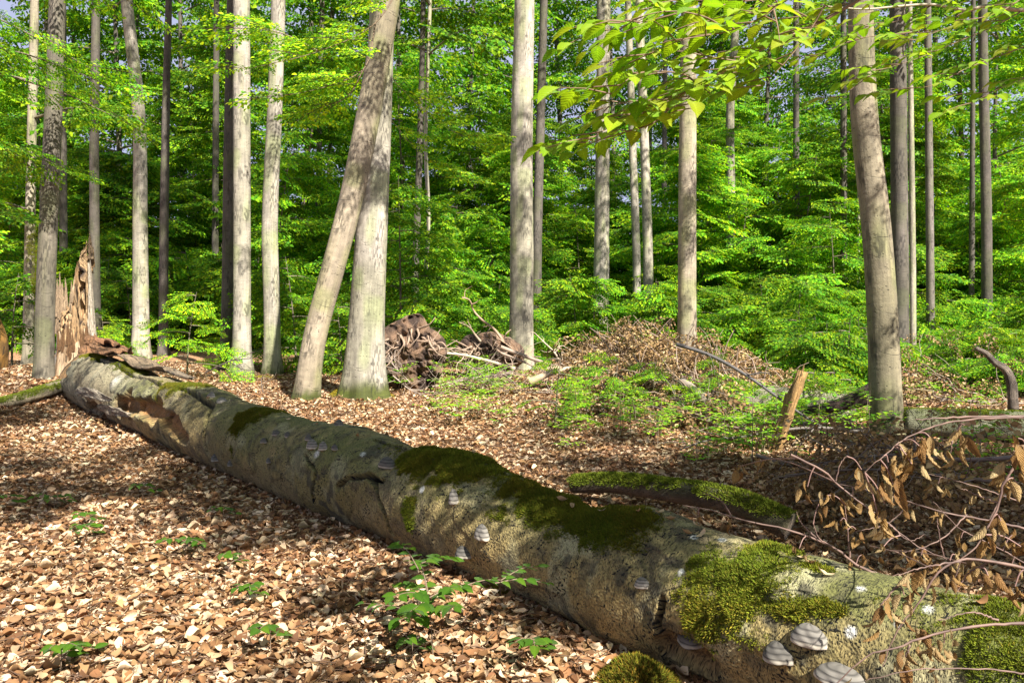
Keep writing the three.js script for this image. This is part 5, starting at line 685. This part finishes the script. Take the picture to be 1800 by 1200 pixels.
{ // seedlings and knee-high saplings behind the log, alike
  const r = rng(222), spots = []; 
  for (const [x0, x1, y0, y1, n, zone] of [[650, 960, 672, 700, 26, 'before the root plates and the cracked beech'], [760, 880, 690, 760, 20, 'on the sunny litter right of the massive beech'], [980, 1180, 690, 780, 34, 'left of the brush pile in the clearing'], [1180, 1260, 690, 770, 10, 'before the middle of the brush pile'], [1250, 1560, 745, 800, 30, 'round the orange post and the near beech'], [960, 1420, 790, 840, 12, 'on the litter behind the short mossy log'], [1560, 1790, 810, 880, 10, 'in the dark gap at the right edge'], [1580, 1800, 700, 740, 12, 'by the greenish fallen trunk at right']]) for (let k = 0; k < n; k++) spots.push([lerp(x0, x1, r()), lerp(y0, y1, r()), zone]);
  const proto = [0, 1, 2, 3].map((k) => { const q = rng(350 + k), m = new MB(), h = 0.22 + 0.12 * k, st = new MB(); st.tube([V(0, -0.02, 0), V(0.01, h * 0.5, 0.01), V(0, h, 0)], [0.005, 0.004, 0.002], 5, [0.2, 0.15, 0.1]); for (let b = 0; b < 5 + 2 * k; b++) { const y = h * (0.35 + 0.65 * q()), a = b * 2.4 + q(), d = V(Math.cos(a), 0.25, Math.sin(a)).normalize(), L = 0.16 + 0.16 * q(), s = d.clone().cross(UPV).normalize(); for (let i = 1; i <= 6; i++) { const p = V(0, y, 0).addScaledVector(d, L * i / 6), ld = d.clone().multiplyScalar(0.6).addScaledVector(s, i % 2 ? 0.9 : -0.9).add(V(0, (q() - 0.6) * 0.4, 0)).normalize(), c = GREENS[Math.floor(q() * 3)].map((x) => x * 1.15); addLeaf(m, p, ld, ld.clone().cross(UPV).normalize(), 0.065, 0.042, 0.08, 0.15, c, 1); } } return [st.geo(), m.geo()]; });
  const first = []; spots.forEach(([px, py, zone], i) => { const k = i % 4, p = gnd(px, py); let t; if (!first[k]) { t = first[k] = thing('beech_seedling', '', 'seedling', p); part(t, 'stem', proto[k][0], M.twig); part(t, 'leaves', proto[k][1], M.leaf, 'stuff'); } else { t = first[k].clone(); t.name = numbered('beech_seedling'); t.position.copy(p); scene.add(t); } tag(t, 'small green beech seedling ' + zone, 'seedling', 'green seedlings ' + zone); t.rotation.y = r() * 6.283; t.scale.setScalar(0.65 + 0.55 * r()); });
}
{ // moss on the ground: a mound at the bottom, flecks round the roots
  const mound = (label, px, py, a, b, h, n, seed, tint) => { const r = rng(seed), c = gnd(px, py), t = thing('moss_mound', label, 'moss', c), m = new MB(), N = 26, K = 8, rings = []; const H = (q, th) => h * Math.cos(q * Math.PI / 2) * (0.8 + 0.5 * fbm(Math.cos(th) * q * 3 + seed, Math.sin(th) * q * 3, 1, 2)) - 0.01; for (let k = 0; k <= K; k++) { const ring = []; for (let j = 0; j <= N; j++) { const th = (j % N) / N * 6.2832, q = k / K; ring.push(m.vert(V(Math.cos(th) * q * a, H(q, th), Math.sin(th) * q * b), [0.07, 0.06, 0.02])); } rings.push(ring); } for (let k = 0; k < K; k++) for (let j = 0; j < N; j++) m.quad(rings[k][j], rings[k][j + 1], rings[k + 1][j + 1], rings[k + 1][j]); part(t, 'cushion', m.geo(), M.plain); const s = new Copies(); for (let i = 0; i < n; i++) { const q = Math.sqrt(r()), th = r() * 6.2832, y = V(Math.cos(th) * q, 0.8, Math.sin(th) * q).normalize(), x = y.clone().cross(V(r() - 0.5, 0.1, r() - 0.5)).normalize(), g = tint * (0.6 + 0.8 * r()); s.add(c.clone().add(V(Math.cos(th) * q * a, H(q, th), Math.sin(th) * q * b)), x, y, x.clone().cross(y), 1.2 + r(), [g * (1.2 + 0.5 * (i % 3 === 0)), g, g]); } s.build(t, 'moss', TUFT[1], M.moss); };
  mound('brown-green moss mound at the foot of the near log end', 1120, 1215, 0.2, 0.17, 0.12, 1100, 5, 0.62); mound('green moss pad on the litter under the log by the seedling', 905, 1045, 0.2, 0.15, 0.05, 600, 6, 0.9);
  mound('mossy lump on the rise left of the stump', 90, 690, 0.5, 0.3, 0.12, 600, 7, 1.1); mound('bright moss clump under the torn trunk end', 145, 705, 0.14, 0.14, 0.12, 200, 8, 1.5);
  mound('moss at the left root of the massive beech', 603, 702, 0.30, 0.22, 0.16, 500, 9, 1.4); mound('moss at the right root of the massive beech', 678, 702, 0.22, 0.2, 0.08, 300, 10, 1.3); mound('green moss bank at the feet of the lit pair', 455, 668, 1.1, 0.4, 0.07, 900, 11, 1.2);
}
// unseen leaf clumps added above and behind the viewer, placed to cast the dapples
{
  const r = rng(123), can = new THREE.Group(); can.name = 'shade_canopy'; can.userData = { kind: 'stuff', label: 'unseen beech canopy added overhead to dapple the clearing with shade', category: 'canopy' }; scene.add(can);
  const sets = SPRAY.map(() => new Copies());
  // places that stand in full sun keep the way to the sun clear: [point, radius]
  const clear = [[at(1270, 80, 2.35), 0.45], [at(1600, 60, 3.9), 0.3], [at(750, 1050, 3.5), 0.3], [logHit(1400, 1060).p, 0.4], [logHit(1310, 1000).p, 0.2], [gnd(180, 760), 0.8], [gnd(300, 1080), 0.5], [gnd(140, 980), 0.5], [gnd(640, 1000), 0.25], [gnd(760, 740), 0.9], [logHit(250, 670).p, 0.9], [at(135, 560, 13.3), 1.0], [at(645, 560, 12.9), 1.0], [at(735, 630, 13.2), 1.0], [at(1385, 720, 8.4), 0.5], [at(1600, 850, 2.3), 0.3], [at(1000, 620, 14), 1.5]];
  const inView = (q) => { const d = -q.z; if (d < 0.2 || d > 14) return false; const yy = q.y - EYE.y, dep = d * cosT - yy * -sinT * -1; return Math.abs(q.x) < 0.66 * d + 0.7 && yy < 0.375 * d + 0.5; };
  const clump = (p, L, R, n, size = 1) => { let c = p.clone().addScaledVector(SUN, L); while (inView(c) && L < 13) { L += 0.5; c = p.clone().addScaledVector(SUN, L); } for (let i = 0; i < n; i++) { const a = r() * 6.283, q = Math.sqrt(r()) * R, o = c.clone().add(V(Math.cos(a) * q * 1.3, (r() - 0.5) * R * 0.6, Math.sin(a) * q * 1.3)), az = r() * 6.283, ro = (r() - 0.5) * 0.5, s = size * (0.7 + 0.5 * r()), g = o.clone().add(V(Math.cos(az) * 0.5 * s, 0, Math.sin(az) * 0.5 * s)); if (inView(o) || inView(g) || clear.some(([k, R2]) => { const d = g.clone().sub(k), t = d.dot(SUN); return t > 0.2 && d.addScaledVector(SUN, -t).length() < R2 + 0.45 * s; })) continue; sets[i % 3].spray(o, az, -0.1, ro, s, [0.9, 0.9, 0.9]); } };
  // loose general cover
  for (let k = 0; k < 14; k++) clump(V(-8 + 14 * r(), 0, -12 + 12 * r()), 7 + 4 * r(), 0.4 + 0.4 * r(), 8 + Math.floor(7 * r()), 0.9);
  // shade behind the log at right
  for (const [px, py, L, R, n] of [[1120, 845, 6, 0.35, 6], [1200, 865, 6, 0.4, 8], [1400, 840, 6, 0.5, 9], [1540, 830, 6, 0.5, 9], [1650, 850, 6, 0.5, 9], [1760, 860, 6, 0.5, 9], [1560, 920, 5, 0.4, 8], [1660, 940, 5, 0.4, 8], [1350, 880, 6, 0.6, 24], [1480, 860, 6, 0.7, 28], [1600, 880, 5, 0.6, 24], [1270, 850, 7, 0.6, 18], [1700, 820, 6, 0.8, 30], [1450, 800, 7, 0.7, 18], [1100, 860, 7, 0.4, 12], [1600, 960, 4.5, 0.35, 14], [1720, 900, 5, 0.5, 9],
    [60, 880, 7, 0.45, 6], [180, 872, 7, 0.4, 6], [290, 862, 7, 0.35, 5], [420, 845, 7, 0.3, 4], [420, 940, 6, 0.25, 4], [500, 975, 6, 0.3, 5], [560, 955, 6, 0.2, 3], [330, 985, 6, 0.2, 3], [585, 1090, 4.5, 0.22, 4], [680, 1150, 4.5, 0.22, 4], [860, 1060, 4.5, 0.3, 8], [960, 1090, 4.5, 0.3, 8], [1040, 1120, 4, 0.25, 6], [930, 1170, 4, 0.2, 4], [1050, 790, 8, 0.5, 6], [1000, 760, 8, 0.4, 5], [850, 770, 8, 0.3, 3]]) clump(gnd(px, py), L, R, Math.round(n * (px > 1000 && py < 1000 ? 2.4 : 1.5)), 0.7);
  for (let s = 3.4; s < 11.3; s += 0.2) if (fbm(s * 1.4, 3.3, 0, 2) > (s < 7 ? 0.52 : 0.42)) clump(logAt(s, 0.2 + 0.9 * r()), 3.4 + 2.2 * r(), 0.13, 6, 0.55);
  for (const [px, py, L, R, n] of [[1100, 960, 3, 0.3, 3], [1180, 1000, 3, 0.28, 3], [1000, 900, 3.5, 0.4, 5], [1060, 1040, 3.2, 0.22, 2], [860, 830, 4.5, 0.4, 6], [700, 800, 5, 0.4, 5], [600, 790, 5.5, 0.4, 5], [520, 740, 6, 0.4, 5], [430, 740, 6.5, 0.3, 3], [900, 960, 4, 0.35, 5], [780, 900, 4.5, 0.35, 4], [960, 990, 4, 0.3, 4]]) clump(logHit(px, py).p, L, R, n * 2, 0.6);
  for (const [px, py, d, L, R, n] of [[85, 480, 16.8, 6, 0.7, 12], [85, 330, 16.8, 6, 0.7, 10], [660, 330, 12.8, 6, 0.35, 4], [668, 240, 12.8, 6, 0.4, 6], [600, 430, 12.9, 5.5, 0.45, 5], [620, 330, 12.9, 5.5, 0.45, 5], [590, 520, 12.9, 6, 0.35, 6], [608, 400, 12.9, 6, 0.3, 5], [570, 590, 12.9, 6, 0.25, 3], [650, 420, 13, 6, 0.3, 2], [1208, 400, 19.5, 6, 0.5, 5], [1208, 520, 19.5, 6.5, 0.5, 5], [1208, 300, 19.5, 6, 0.5, 5], [474, 440, 17.4, 6, 0.4, 3], [480, 330, 17.4, 6, 0.4, 3], [1058, 180, 25, 7, 0.6, 4], [1520, 150, 9.4, 4.5, 0.4, 5], [1535, 560, 9.4, 5, 0.3, 2], [1550, 690, 9.4, 5, 0.4, 4], [1525, 260, 9.4, 4.5, 0.4, 3]]) clump(at(px, py, d), L, R, n, 0.7);
  sets.forEach((s, i) => s.build(can, 'shade_foliage', SPRAY[i], M.leaf));
}
renderer.render(scene, camera);
